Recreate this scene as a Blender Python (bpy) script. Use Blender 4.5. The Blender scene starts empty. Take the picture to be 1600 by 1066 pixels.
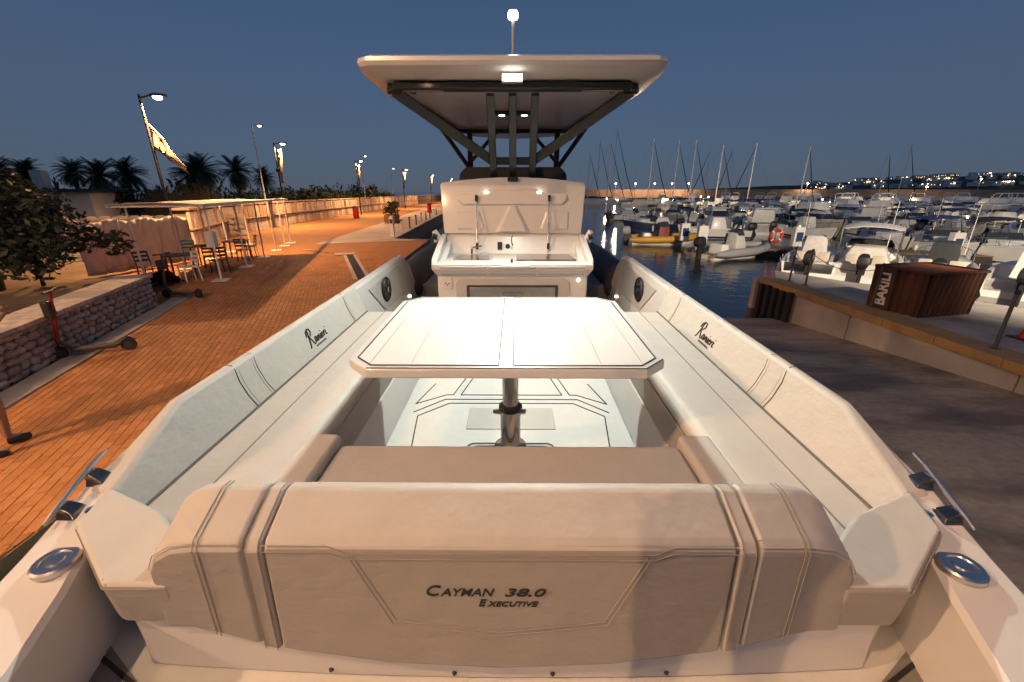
import bpy, bmesh, math, random
from math import sin, cos, pi, radians, atan2, sqrt
from mathutils import Vector, Matrix, Euler
R = random.Random(11)
sc = bpy.context.scene
COL = sc.collection
# ------------------------------------------------------------------ camera
CAMZ = 2.6; PITCH = radians(19.7); F = 650.0
cd = bpy.data.cameras.new('camera'); cam = bpy.data.objects.new('camera', cd); COL.objects.link(cam)
cam.location = (0, 0, CAMZ); cam.rotation_euler = (pi/2 - PITCH, 0, 0)
cd.sensor_width = 36; cd.lens = 36*F/1600; cd.clip_start = 0.05; cd.clip_end = 9000
sc.camera = cam
# ------------------------------------------------------------------ sky (dusk), no sun above the horizon
wd = bpy.data.worlds.new('World'); sc.world = wd; wd.use_nodes = True
nt = wd.node_tree; bg = nt.nodes['Background']
sky = nt.nodes.new('ShaderNodeTexSky'); sky.sky_type = 'NISHITA'; sky.sun_disc = False
sky.sun_elevation = radians(8); sky.sun_rotation = radians(180)
sky.altitude = 0; sky.air_density = 1.0; sky.dust_density = .2; sky.ozone_density = 5.0
# dusk: the blue-hour gradient by height, the same all the way round, over a little of the scattered sky
tcw = nt.nodes.new('ShaderNodeTexCoord'); sx_ = nt.nodes.new('ShaderNodeSeparateXYZ'); rw_ = nt.nodes.new('ShaderNodeValToRGB'); mw = nt.nodes.new('ShaderNodeMix'); mw.data_type = 'RGBA'
cr = rw_.color_ramp; cr.elements[0].position = 0; cr.elements[0].color = (.80,1.02,1.62,1); cr.elements[1].position = 1; cr.elements[1].color = (.38,.76,1.55,1)
for ps_, c_ in ((.10,(.80,1.12,1.84)),(.22,(.72,1.12,1.98)),(.34,(.56,.98,1.90)),(.60,(.46,.88,1.75))):
    e_ = cr.elements.new(ps_); e_.color = (*c_,1)
nt.links.new(tcw.outputs['Generated'], sx_.inputs[0]); nt.links.new(sx_.outputs['Z'], rw_.inputs[0])
mw.inputs[0].default_value = .1; nt.links.new(rw_.outputs[0], mw.inputs[6]); nt.links.new(sky.outputs[0], mw.inputs[7])
nt.links.new(mw.outputs[2], bg.inputs[0]); bg.inputs[1].default_value = 0.088
sc.view_settings.view_transform = 'Standard'; sc.view_settings.look = 'None'
sc.view_settings.exposure = 0.0; sc.view_settings.gamma = 1
sc.cycles.max_bounces = 6; sc.cycles.sample_clamp_indirect = 4.0
# ------------------------------------------------------------------ helpers
def gp(u, v, z=0.0):
    """point of the photograph's pixel on the level plane z"""
    a = (u-800)/F; b = (533-v)/F
    dy = cos(PITCH)+b*sin(PITCH); dz = -sin(PITCH)+b*cos(PITCH)
    t = (z-CAMZ)/dz
    return Vector((a*t, dy*t, z))
def proj(p):
    x, y, z = p[0], p[1], p[2]-CAMZ
    w = y*cos(PITCH)-z*sin(PITCH); h = y*sin(PITCH)+z*cos(PITCH)
    if w < .05: return (-9999, -9999)
    return (800+F*x/w, 533-F*h/w)

MATS = {}
def mk(name, col, rough=.5, metal=0., var=0., vscale=4., bump=0., bscale=60., coat=0., col2=None, emit=None, estr=0., trans=0., detail=4., stretch=None, spec=.5, sub=0.):
    m = bpy.data.materials.new(name); m.use_nodes = True; t = m.node_tree
    p = t.nodes['Principled BSDF']
    c = (*col, 1)
    p.inputs['Base Color'].default_value = c; p.inputs['Roughness'].default_value = rough
    p.inputs['Metallic'].default_value = metal; p.inputs['Coat Weight'].default_value = coat
    p.inputs['Coat Roughness'].default_value = .08
    p.inputs['Specular IOR Level'].default_value = spec
    if trans: p.inputs['Transmission Weight'].default_value = trans
    if emit:
        p.inputs['Emission Color'].default_value = (*emit, 1); p.inputs['Emission Strength'].default_value = estr
    if var or bump:
        tc = t.nodes.new('ShaderNodeTexCoord'); src = tc.outputs['Object']
        if stretch:
            mp = t.nodes.new('ShaderNodeMapping'); mp.inputs['Scale'].default_value = stretch
            t.links.new(src, mp.inputs[0]); src = mp.outputs[0]
        if var:
            n = t.nodes.new('ShaderNodeTexNoise'); n.inputs['Scale'].default_value = vscale; n.inputs['Detail'].default_value = detail
            n.inputs['Roughness'].default_value = .62
            t.links.new(src, n.inputs['Vector'])
            rp = t.nodes.new('ShaderNodeValToRGB')
            d = col2 or tuple(x*(1-var) for x in col); e = tuple(min(1, x*(1+var*.6)) for x in col)
            rp.color_ramp.elements[0].position = .3; rp.color_ramp.elements[1].position = .7
            rp.color_ramp.elements[0].color = (*d, 1); rp.color_ramp.elements[1].color = (*e, 1)
            t.links.new(n.outputs['Fac'], rp.inputs[0]); t.links.new(rp.outputs[0], p.inputs['Base Color'])
        if bump:
            n2 = t.nodes.new('ShaderNodeTexNoise'); n2.inputs['Scale'].default_value = bscale; n2.inputs['Detail'].default_value = 5
            t.links.new(src, n2.inputs['Vector'])
            bp = t.nodes.new('ShaderNodeBump'); bp.inputs['Strength'].default_value = bump; bp.inputs['Distance'].default_value = .02
            t.links.new(n2.outputs['Fac'], bp.inputs['Height']); t.links.new(bp.outputs[0], p.inputs['Normal'])
    MATS[name] = m
    return m
def M(n): return MATS[n]

mk('gel', (.74, .72, .69), .28, var=.05, vscale=3, coat=.3)
mk('gel_grey', (.50, .48, .45), .4, var=.06, vscale=5)
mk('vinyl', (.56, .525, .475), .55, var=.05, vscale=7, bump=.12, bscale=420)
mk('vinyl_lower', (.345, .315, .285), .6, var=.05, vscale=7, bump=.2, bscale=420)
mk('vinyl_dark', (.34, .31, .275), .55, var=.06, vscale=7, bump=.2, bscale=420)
mk('seam', (.13, .115, .10), .7)
mk('stitch', (.36, .33, .29), .7)
mk('table_white', (.80, .79, .76), .4, var=.03, vscale=5, coat=.2)
mk('eva', (.66, .645, .61), .6, var=.05, vscale=12, bump=.1, bscale=300)
mk('eva_grey', (.20, .195, .19), .65, var=.1, vscale=12, bump=.12, bscale=300)
mk('black_line', (.015, .015, .016), .6)
mk('steel', (.78, .77, .75), .12, 1., var=.06, vscale=20)
mk('steel_brushed', (.55, .52, .48), .32, 1., var=.15, vscale=14, stretch=(1, 30, 1))
mk('chrome_soft', (.72, .70, .67), .30, 1., var=.08, vscale=25)
mk('black_alu', (.008, .0078, .0075), .5, var=.2, vscale=6, coat=.1)
mk('black_plastic', (.016, .016, .017), .45, var=.2, vscale=9)
mk('hull_dark', (.018, .02, .024), .35, var=.2, vscale=3)
mk('tube_grey', (.045, .047, .05), .6, var=.12, vscale=5, bump=.1, bscale=200)
mk('ink', (.012, .011, .011), .5)
mk('red', (.45, .02, .015), .4, var=.1, vscale=8)
mk('brown_glass', (.14, .11, .09), .18, var=.1, vscale=5, coat=.4)
mk('smoke_glass', (.03, .035, .04), .06, coat=.5)
mk('led', (1, 1, 1), .4, emit=(1, .97, .88), estr=9)
mk('led_small', (1, 1, 1), .4, emit=(1, .96, .86), estr=7)
mk('lamp_warm', (1, .9, .7), .4, emit=(1, .72, .38), estr=26)
mk('lamp_far', (1, .9, .7), .4, emit=(1, .82, .55), estr=11)
mk('lamp_white', (1, 1, 1), .4, emit=(1, .96, .85), estr=14)
mk('concrete', (.36, .33, .29), .85, var=.35, vscale=1.3, bump=.35, bscale=18, detail=9)
mk('concrete_pale', (.42, .38, .33), .85, var=.28, vscale=.9, bump=.3, bscale=22, detail=9)
mk('apron', (.50, .44, .37), .85, var=.22, vscale=.5, bump=.3, bscale=14, detail=8)
mk('ochre', (.36, .20, .055), .8, var=.45, vscale=2.2, bump=.35, bscale=20, detail=9, col2=(.24, .17, .10))
mk('lamp_post', (.012, .011, .010), .55, var=.25, vscale=7)
mk('mortar', (.16, .10, .06), .95, var=.3, vscale=9)
mk('brick_a', (.52, .22, .068), .82, var=.16, vscale=9, bump=.4, bscale=45)
mk('brick_b', (.46, .19, .057), .82, var=.16, vscale=9, bump=.4, bscale=45)
mk('brick_c', (.56, .245, .08), .82, var=.16, vscale=9, bump=.4, bscale=45)
mk('stone_a', (.54, .45, .37), .9, var=.4, vscale=7, bump=.7, bscale=16, detail=8)
mk('stone_b', (.45, .38, .32), .9, var=.4, vscale=7, bump=.7, bscale=16, detail=8)
mk('stone_c', (.60, .51, .42), .9, var=.4, vscale=7, bump=.7, bscale=16, detail=8)
mk('wall_mortar', (.17, .14, .115), .95, var=.3, vscale=6, bump=.5, bscale=20)
mk('dirt', (.20, .145, .085), .95, var=.45, vscale=.7, bump=.6, bscale=6, detail=10)
mk('gravel', (.34, .30, .25), .95, var=.3, vscale=.8, bump=.6, bscale=12, detail=10)
mk('canvas', (.58, .53, .47), .85, var=.12, vscale=2.5, bump=.5, bscale=3)
mk('white_paint', (.74, .72, .68), .5, var=.08, vscale=5)
mk('dark_metal', (.035, .033, .032), .5, var=.25, vscale=7)
mk('rail_metal', (.11, .10, .095), .5, .3, var=.3, vscale=9)
mk('rust', (.085, .034, .019), .85, var=.5, vscale=2.6, bump=.5, bscale=25, detail=9, stretch=(1, 1, .25))
mk('rust_light', (.30, .085, .025), .85, var=.35, vscale=4, bump=.3, bscale=25)
mk('bark', (.07, .05, .035), .95, var=.4, vscale=8, bump=.8, bscale=14)
mk('leaf', (.024, .034, .013), .6, var=.5, vscale=1.6)
mk('leaf_dark', (.024, .04, .016), .65, var=.5, vscale=.8)
mk('palm_leaf', (.035, .052, .022), .6, var=.4, vscale=1.5)
mk('reed', (.085, .072, .035), .8, var=.4, vscale=2)
mk('wood', (.16, .075, .03), .7, var=.35, vscale=4, stretch=(8, 1, 1))
mk('boat_white', (.74, .73, .70), .35, var=.1, vscale=2, coat=.2)
mk('boat_cream', (.52, .47, .38), .4, var=.1, vscale=2, coat=.2)
mk('boat_navy', (.018, .03, .075), .35, var=.1, vscale=2, coat=.3)
mk('boat_teal', (.05, .17, .19), .6, var=.15, vscale=3)
mk('boat_red', (.22, .028, .022), .55, var=.15, vscale=3)
mk('boat_yellow', (.55, .30, .03), .5, var=.12, vscale=3)
mk('boat_grey', (.26, .265, .27), .55, var=.12, vscale=3)
mk('cover_pale', (.55, .53, .50), .85, var=.15, vscale=4, bump=.6, bscale=4)
mk('cover_blue', (.03, .055, .15), .85, var=.2, vscale=4, bump=.5, bscale=4)
mk('cover_dark', (.03, .032, .036), .8, var=.2, vscale=4, bump=.5, bscale=4)
mk('deck_wood', (.20, .13, .075), .75, var=.3, vscale=5, stretch=(1, 12, 1))
mk('mast_alu', (.82, .81, .78), .5)
mk('cleat_steel', (.30, .26, .23), .25, 1., var=.2, vscale=30)
mk('sail_cover', (.02, .03, .07), .8)
mk('house_a', (.80, .75, .68), .8); mk('house_b', (.62, .57, .50), .8); mk('house_c', (.84, .80, .74), .8)
mk('hill', (.035, .045, .03), .95, var=.5, vscale=.02)
mk('rock_wall', (.42, .30, .21), .9, var=.35, vscale=.25, bump=.6, bscale=2, detail=9)
mk('skin', (.36, .20, .13), .55, var=.1, vscale=9)
mk('cloth_dark', (.018, .018, .024), .85, var=.3, vscale=12)
mk('cloth_navy', (.03, .035, .06), .85, var=.3, vscale=12)
mk('hair', (.02, .014, .01), .6)
mk('scooter_red', (.20, .012, .01), .4, var=.1, vscale=8)
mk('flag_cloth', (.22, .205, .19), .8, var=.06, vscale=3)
mk('flag_green', (.03, .10, .05), .8); mk('flag_red', (.35, .05, .03), .8)
mk('teal_paint', (.05, .19, .20), .6, var=.15, vscale=5)
mk('blue_screen', (.03, .06, .16), .25)
mk('window_dark', (.03, .035, .04), .15); mk('window_lit', (1, .8, .5), .5, emit=(1, .7, .35), estr=3.0)
mk('soil', (.10, .07, .045), .95, var=.4, vscale=5)
# the water: dark, glossy, small ripples
m = mk('water', (.010, .017, .024), .07); t = m.node_tree; p = t.nodes['Principled BSDF']
tc = t.nodes.new('ShaderNodeTexCoord'); mp = t.nodes.new('ShaderNodeMapping'); mp.inputs['Scale'].default_value = (.9, 1.5, 1)
n1 = t.nodes.new('ShaderNodeTexNoise'); n1.inputs['Scale'].default_value = 1.4; n1.inputs['Detail'].default_value = 4; n1.inputs['Roughness'].default_value = .55
b1 = t.nodes.new('ShaderNodeBump'); b1.inputs['Strength'].default_value = .22; b1.inputs['Distance'].default_value = .12
t.links.new(tc.outputs['Object'], mp.inputs[0]); t.links.new(mp.outputs[0], n1.inputs['Vector'])
t.links.new(n1.outputs['Fac'], b1.inputs['Height']); t.links.new(b1.outputs[0], p.inputs['Normal'])
# the slipway: worn concrete with dark wet streaks and rusty silt drifts
m = mk('slip', (.26, .21, .17), .6); t = m.node_tree; p = t.nodes['Principled BSDF']
tc = t.nodes.new('ShaderNodeTexCoord')
def nz_(scale, st, det=8, rot=0):
    mp = t.nodes.new('ShaderNodeMapping'); mp.inputs['Scale'].default_value = st; mp.inputs['Rotation'].default_value = (0,0,rot); t.links.new(tc.outputs['Object'], mp.inputs[0])
    n = t.nodes.new('ShaderNodeTexNoise'); n.inputs['Scale'].default_value = scale; n.inputs['Detail'].default_value = det; n.inputs['Roughness'].default_value = .65; t.links.new(mp.outputs[0], n.inputs['Vector']); return n
def rmp_(n, a, b, ca, cb):
    r = t.nodes.new('ShaderNodeValToRGB'); r.color_ramp.elements[0].position = a; r.color_ramp.elements[1].position = b; r.color_ramp.elements[0].color = (*ca,1); r.color_ramp.elements[1].color = (*cb,1); t.links.new(n.outputs['Fac'], r.inputs[0]); return r
def mixc_(fac, a, b):
    x = t.nodes.new('ShaderNodeMix'); x.data_type = 'RGBA'; t.links.new(fac, x.inputs[0]); t.links.new(a, x.inputs[6]); t.links.new(b, x.inputs[7]); return x.outputs[2]
ba = rmp_(nz_(9, (1,1,1)), .3, .7, (.36,.265,.185), (.55,.42,.30))
dk = rmp_(nz_(.8, (.55,1.5,1), 6, .5), .42, .60, (0,0,0), (1,1,1)); dc = rmp_(nz_(14, (1,1,1)), .3, .7, (.13,.10,.082), (.22,.17,.135))
c1 = mixc_(dk.outputs[0], ba.outputs[0], dc.outputs[0])
rs = rmp_(nz_(.7, (.5,1.4,1), 7, .55), .55, .68, (0,0,0), (1,1,1)); rc = rmp_(nz_(11, (1,1,1)), .3, .7, (.27,.16,.105), (.38,.235,.16))
t.links.new(mixc_(rs.outputs[0], c1, rc.outputs[0]), p.inputs['Base Color'])
bp = t.nodes.new('ShaderNodeBump'); bp.inputs['Strength'].default_value = .5; bp.inputs['Distance'].default_value = .02; t.links.new(nz_(26,(1,1,1)).outputs['Fac'], bp.inputs['Height']); t.links.new(bp.outputs[0], p.inputs['Normal'])
# upholstery: leather grain over soft pulls in the stretched vinyl
for nm_ in ('vinyl','vinyl_lower'):
    t = MATS[nm_].node_tree; p = t.nodes['Principled BSDF']; ob_ = p.inputs['Normal'].links[0].from_node
    tc = t.nodes.new('ShaderNodeTexCoord'); n = nz_(7, (1,1,1.6), 3); b2 = t.nodes.new('ShaderNodeBump'); b2.inputs['Strength'].default_value = .28; b2.inputs['Distance'].default_value = .03
    t.links.new(n.outputs['Fac'], b2.inputs['Height']); t.links.new(b2.outputs[0], ob_.inputs['Normal'])
# broad wear and staining across the paving, laid in world space
def worn(name):
    t = MATS[name].node_tree; p = t.nodes['Principled BSDF']; src = p.inputs['Base Color'].links[0].from_socket
    g = t.nodes.new('ShaderNodeNewGeometry'); n = t.nodes.new('ShaderNodeTexNoise'); n.inputs['Scale'].default_value = .55; n.inputs['Detail'].default_value = 7; n.inputs['Roughness'].default_value = .65
    r = t.nodes.new('ShaderNodeValToRGB'); r.color_ramp.elements[0].position = .32; r.color_ramp.elements[0].color = (.62,.60,.60,1); r.color_ramp.elements[1].position = .62; r.color_ramp.elements[1].color = (1.0,1.0,1.0,1)
    x = t.nodes.new('ShaderNodeMix'); x.data_type = 'RGBA'; x.blend_type = 'MULTIPLY'; x.inputs[0].default_value = 1
    t.links.new(g.outputs['Position'], n.inputs['Vector']); t.links.new(n.outputs['Fac'], r.inputs[0]); t.links.new(src, x.inputs[6]); t.links.new(r.outputs[0], x.inputs[7]); t.links.new(x.outputs[2], p.inputs['Base Color'])
for nm_ in ('brick_a','brick_b','brick_c'): worn(nm_)
# far paving: the same brick courses as the built bricks, where they are too far to pick apart
PANG = radians(22)
m = mk('brick_far', (.3, .15, .07), .85); t = m.node_tree; p = t.nodes['Principled BSDF']
tc = t.nodes.new('ShaderNodeTexCoord'); mp = t.nodes.new('ShaderNodeMapping'); mp.vector_type = 'POINT'
mp.inputs['Rotation'].default_value = (0, 0, pi/2-PANG)
br = t.nodes.new('ShaderNodeTexBrick'); br.inputs['Scale'].default_value = 1
br.inputs['Color1'].default_value = (.45, .19, .058, 1); br.inputs['Color2'].default_value = (.41, .168, .05, 1); br.inputs['Mortar'].default_value = (.13, .075, .04, 1)
br.inputs['Brick Width'].default_value = .2; br.inputs['Row Height'].default_value = .1; br.inputs['Mortar Size'].default_value = .006
nz = t.nodes.new('ShaderNodeTexNoise'); nz.inputs['Scale'].default_value = .5; nz.inputs['Detail'].default_value = 6
mx = t.nodes.new('ShaderNodeMix'); mx.data_type = 'RGBA'; mx.blend_type = 'MULTIPLY'; mx.inputs[0].default_value = .45
rp = t.nodes.new('ShaderNodeValToRGB'); rp.color_ramp.elements[0].position = .3; rp.color_ramp.elements[0].color = (.45, .45, .45, 1); rp.color_ramp.elements[1].position = .65
t.links.new(tc.outputs['Object'], mp.inputs[0]); t.links.new(mp.outputs[0], br.inputs['Vector']); t.links.new(tc.outputs['Object'], nz.inputs['Vector'])
t.links.new(nz.outputs['Fac'], rp.inputs[0]); t.links.new(br.outputs['Color'], mx.inputs[6]); t.links.new(rp.outputs[0], mx.inputs[7]); t.links.new(mx.outputs[2], p.inputs['Base Color'])

class MB:
    def __init__(s): s.v = []; s.f = []; s.mi = []; s.cur = 0
    def add(s, vs, fs):
        o = len(s.v); s.v += [tuple(x) for x in vs]; s.f += [tuple(i+o for i in f) for f in fs]; s.mi += [s.cur]*len(fs); return s
    def box(s, a, b):
        (x0, y0, z0), (x1, y1, z1) = a, b
        return s.add([(x0,y0,z0),(x1,y0,z0),(x1,y1,z0),(x0,y1,z0),(x0,y0,z1),(x1,y0,z1),(x1,y1,z1),(x0,y1,z1)],
                     [(3,2,1,0),(4,5,6,7),(0,1,5,4),(1,2,6,5),(2,3,7,6),(3,0,4,7)])
    def obox(s, c, ax, ay, az):
        """box about centre c with half-axis vectors"""
        c, ax, ay, az = map(Vector, (c, ax, ay, az))
        vs = [c+ax*i+ay*j+az*k for k in (-1,1) for (i,j) in ((-1,-1),(1,-1),(1,1),(-1,1))]
        return s.add(vs, [(3,2,1,0),(4,5,6,7),(0,1,5,4),(1,2,6,5),(2,3,7,6),(3,0,4,7)])
    def bar(s, a, b, w, h, up=(0,0,1)):
        a, b = Vector(a), Vector(b); d = (b-a); n = d.normalized(); up = Vector(up)
        r = n.cross(up)
        if r.length < 1e-4: r = n.cross(Vector((1,0,0)))
        r.normalize(); q = r.cross(n)
        return s.obox((a+b)/2, r*w/2, d/2, q*h/2)
    def tube(s, path, r, n=8, caps=True):
        path = [Vector(p) for p in path]; k = len(path)
        rs = r if isinstance(r, (list, tuple)) else [r]*k
        vs = []; prev = None
        for i, p in enumerate(path):
            d = (path[min(i+1,k-1)]-path[max(i-1,0)]).normalized()
            if prev is None:
                a = d.cross(Vector((0,0,1)))
                if a.length < .05: a = d.cross(Vector((1,0,0)))
            else: a = prev - d*prev.dot(d)
            a.normalize(); prev = a; b = d.cross(a)
            vs += [p+a*cos(2*pi*j/n)*rs[i]+b*sin(2*pi*j/n)*rs[i] for j in range(n)]
        fs = [(i*n+j, i*n+(j+1)%n, (i+1)*n+(j+1)%n, (i+1)*n+j) for i in range(k-1) for j in range(n)]
        if caps: fs += [tuple(range(n-1,-1,-1)), tuple(range((k-1)*n, k*n))]
        return s.add(vs, fs)
    def prism(s, poly, z0, z1):
        n = len(poly); area = sum(poly[i][0]*poly[(i+1)%n][1]-poly[(i+1)%n][0]*poly[i][1] for i in range(n))
        if area < 0: poly = poly[::-1]
        vs = [(x,y,z0) for x,y in poly]+[(x,y,z1) for x,y in poly]
        return s.add(vs, [tuple(range(n-1,-1,-1)), tuple(range(n,2*n))]+[(i,(i+1)%n,n+(i+1)%n,n+i) for i in range(n)])
    def slab(s, loop, d):
        """any planar loop extruded by the vector d"""
        loop = [Vector(p) for p in loop]; d = Vector(d); n = len(loop)
        nn = Vector((0,0,0))
        for i in range(n): nn += (loop[i]-loop[0]).cross(loop[(i+1)%n]-loop[0])
        if nn.dot(d) < 0: loop = loop[::-1]
        return s.add(loop+[p+d for p in loop], [tuple(range(n-1,-1,-1)), tuple(range(n,2*n))]+[(i,(i+1)%n,n+(i+1)%n,n+i) for i in range(n)])
    def loft(s, loops, closed=True, caps=True):
        n = len(loops[0]); k = len(loops); vs = [p for l in loops for p in l]
        m = n if closed else n-1
        fs = [(i*n+j, i*n+(j+1)%n, (i+1)*n+(j+1)%n, (i+1)*n+j) for i in range(k-1) for j in range(m)]
        if caps and closed: fs += [tuple(range(n-1,-1,-1)), tuple(range((k-1)*n, k*n))]
        return s.add(vs, fs)
    def lathe(s, prof, c=(0,0,0), n=16, axis='z'):
        vs = []; c = Vector(c)
        for r, h in prof:
            for j in range(n):
                a = 2*pi*j/n; q = (r*cos(a), r*sin(a), h)
                if axis == 'y': q = (q[0], q[2], -q[1])
                if axis == 'x': q = (q[2], q[0], q[1])
                vs.append(c+Vector(q))
        k = len(prof)
        fs = [(i*n+j, i*n+(j+1)%n, (i+1)*n+(j+1)%n, (i+1)*n+j) for i in range(k-1) for j in range(n)]
        fs += [tuple(range(n-1,-1,-1)), tuple(range((k-1)*n, k*n))]
        return s.add(vs, fs)
    def mesh(s, name, mats, off=(0,0,0), smooth=None, fix=True):
        me = bpy.data.meshes.new(name); o = Vector(off)
        me.from_pydata([tuple(Vector(v)-o) for v in s.v], [], s.f)
        for x in (mats if isinstance(mats, (list, tuple)) else [mats]): me.materials.append(M(x) if isinstance(x, str) else x)
        if any(s.mi): me.polygons.foreach_set('material_index', s.mi)
        if fix:
            bm = bmesh.new(); bm.from_mesh(me); bmesh.ops.recalc_face_normals(bm, faces=bm.faces); bm.to_mesh(me); bm.free()
        if smooth:
            me.polygons.foreach_set('use_smooth', [True]*len(me.polygons)); me.set_sharp_from_angle(angle=radians(smooth))
        me.update(); return me
    def build(s, name, mats, parent=None, off=(0,0,0), smooth=None, bevel=0, seg=2, loc=None, fix=True):
        o = bpy.data.objects.new(name, s.mesh(name, mats, off, smooth, fix)); COL.objects.link(o)
        if parent: o.parent = parent
        if loc: o.location = loc
        if bevel:
            b = o.modifiers.new('bevel', 'BEVEL'); b.width = bevel; b.segments = seg; b.limit_method = 'ANGLE'; b.angle_limit = radians(28); b.harden_normals = True
            o.data.polygons.foreach_set('use_smooth', [True]*len(o.data.polygons))
        return o
def tag(o, label=None, cat=None, group=None, kind=None):
    if label: o['label'] = label
    if cat: o['category'] = cat
    if group: o['group'] = group
    if kind: o['kind'] = kind
    return o
def empty(name, loc=(0,0,0), rz=0, label=None, cat=None, group=None):
    o = bpy.data.objects.new(name, None); COL.objects.link(o); o.location = loc; o.rotation_euler = (0,0,rz); o.empty_display_size = .2
    return tag(o, label, cat, group)
def copy_tree(o, parent=None):
    c = o.copy(); COL.objects.link(c); c.parent = parent
    for ch in o.children: copy_tree(ch, c)
    return c
def inst(name, mesh, parent=None, loc=(0,0,0), rot=(0,0,0), scale=None):
    o = bpy.data.objects.new(name, mesh); COL.objects.link(o); o.parent = parent; o.location = loc; o.rotation_euler = rot
    if scale: o.scale = scale
    return o
def text_pts(body, size, shear=0., xs=1., ext=.001, bold=.012):
    cu = bpy.data.curves.new('lettering', 'FONT'); cu.body = body; cu.size = size; cu.shear = shear; cu.extrude = ext; cu.resolution_u = 3; cu.offset = size*bold
    o = bpy.data.objects.new('lettering', cu); COL.objects.link(o); bpy.context.view_layer.update()
    me = bpy.data.meshes.new_from_object(o.evaluated_get(bpy.context.evaluated_depsgraph_get()))
    vs = [(v.co.x*xs, v.co.y, v.co.z) for v in me.vertices]; fs = [tuple(p.vertices) for p in me.polygons]
    bpy.data.objects.remove(o); bpy.data.curves.remove(cu); bpy.data.meshes.remove(me)
    x0 = min(v[0] for v in vs)
    return [(v[0]-x0, v[1], v[2]) for v in vs], fs, max(v[0] for v in vs)-x0
def point_light(name, loc, power, col, radius, parent=None):
    l = bpy.data.lights.new(name, 'POINT'); l.energy = power; l.color = col; l.shadow_soft_size = radius
    o = bpy.data.objects.new(name, l); COL.objects.link(o); o.location = loc; o.parent = parent; return o
LAMP_W = 8000.; FLOOD_W = 88.
# ------------------------------------------------------------------ setting: water, land, paving, slipway, quay
WZ = -1.0
w = MB(); w.add([(-4000,-300,WZ),(5000,-300,WZ),(5000,8000,WZ),(-4000,8000,WZ)], [(0,1,2,3)])
tag(w.build('sea_water', 'water'), 'dark calm harbour water running out to the open sea', 'water', kind='structure')
LAND = [(-3.7,-60),(-3.85,2),(-4.8,24.8),(-6.9,25.2),(-8.8,54),(-10.5,90),(-14,220),(-27,220),(-23.5,90),(-40,100),(-90,105),(-300,120),(-300,-60)]
g = MB(); g.prism(LAND, -1.6, -.02)
tag(g.build('ground', 'dirt'), kind='structure')
WALLLINE = [(-4.2,-6),(-7.04,5.2),(-8.75,10.0),(-12.7,12.6),(-15.2,20.5),(-17.6,27),(-19.1,38),(-20.2,60),(-21.5,90),(-24,220)]
PAVE = [(-3.72,-60),(-3.87,2),(-4.82,24.78),(-6.92,25.2),(-8.82,54),(-10.52,90),(-14.02,219)] + WALLLINE[::-1] + [(-4.2,-60)]
pv = MB(); pv.prism(PAVE, -.2, -.008)
pave = tag(pv.build('pavement', 'brick_far'), kind='structure')
def inside(p, poly):
    c = False; n = len(poly)
    for i in range(n):
        (x0,y0),(x1,y1) = poly[i], poly[(i+1)%n]
        if (y0>p[1]) != (y1>p[1]) and p[0] < (x1-x0)*(p[1]-y0)/(y1-y0)+x0: c = not c
    return c
SIL = [(395,900),(398,632),(438,571),(559,380),(653,253),(828,64),(904,0)]
def silx(v):
    if v <= 395: return 700
    for (v0,u0),(v1,u1) in zip(SIL[1:], SIL[2:]):
        if v <= v1: return u0+(u1-u0)*(v-v0)/(v1-v0)
    return 0
APRON = [tuple(gp(492,382)[:2]), tuple(gp(590,351)[:2]), (-13.6,60), (-15.0,100), (-10.5,90), (-8.85,54), (-6.95,25.2), (-4.85,24.7)]
DR0, DR1 = Vector((-7.1,18.4)), Vector((-4.75,13.1))
e1 = Vector((-sin(PANG), cos(PANG))); e2 = Vector((cos(PANG), sin(PANG)))
cand = []
for i in range(-140, 60):
    for j in range(-10, 130):
        s = (j+.5*(i%2))*.2; c = Vector((-6.0, 3.0)) + e2*(i*.1) + e1*(s-3)
        if c.y < 2 or c.y > 19: continue
        u, v = proj((c.x, c.y, 0))
        if v > 1090 or u < -25 or u > silx(v)+14: continue
        if not inside(c, PAVE) or inside(c, APRON): continue
        dd = DR1-DR0; q = (c-DR0).dot(dd)/dd.length_squared
        if 0 <= q <= 1.05 and (c-DR0-dd*q).length < .27: continue
        cand.append((c.length, c))
cand.sort(key=lambda q: q[0])
bm_ = []
for k, mt in enumerate(('brick_a','brick_b','brick_c')):
    b = MB(); x, y, t = .094, .0462, .0
    b.add([(-x,-y,-.03),(x,-y,-.03),(x,y,-.03),(-x,y,-.03),(-x,-y,-.004),(x,-y,-.004),(x,y,-.004),(-x,y,-.004),(-x+.005,-y+.005,0),(x-.005,-y+.005,0),(x-.005,y-.005,0),(-x+.005,y-.005,0)],
          [(0,1,5,4),(1,2,6,5),(2,3,7,6),(3,0,4,7),(4,5,9,8),(5,6,10,9),(6,7,11,10),(7,4,8,11),(8,9,10,11)])
    bm_.append(b.mesh('brick', mt))
rest = MB()
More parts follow.
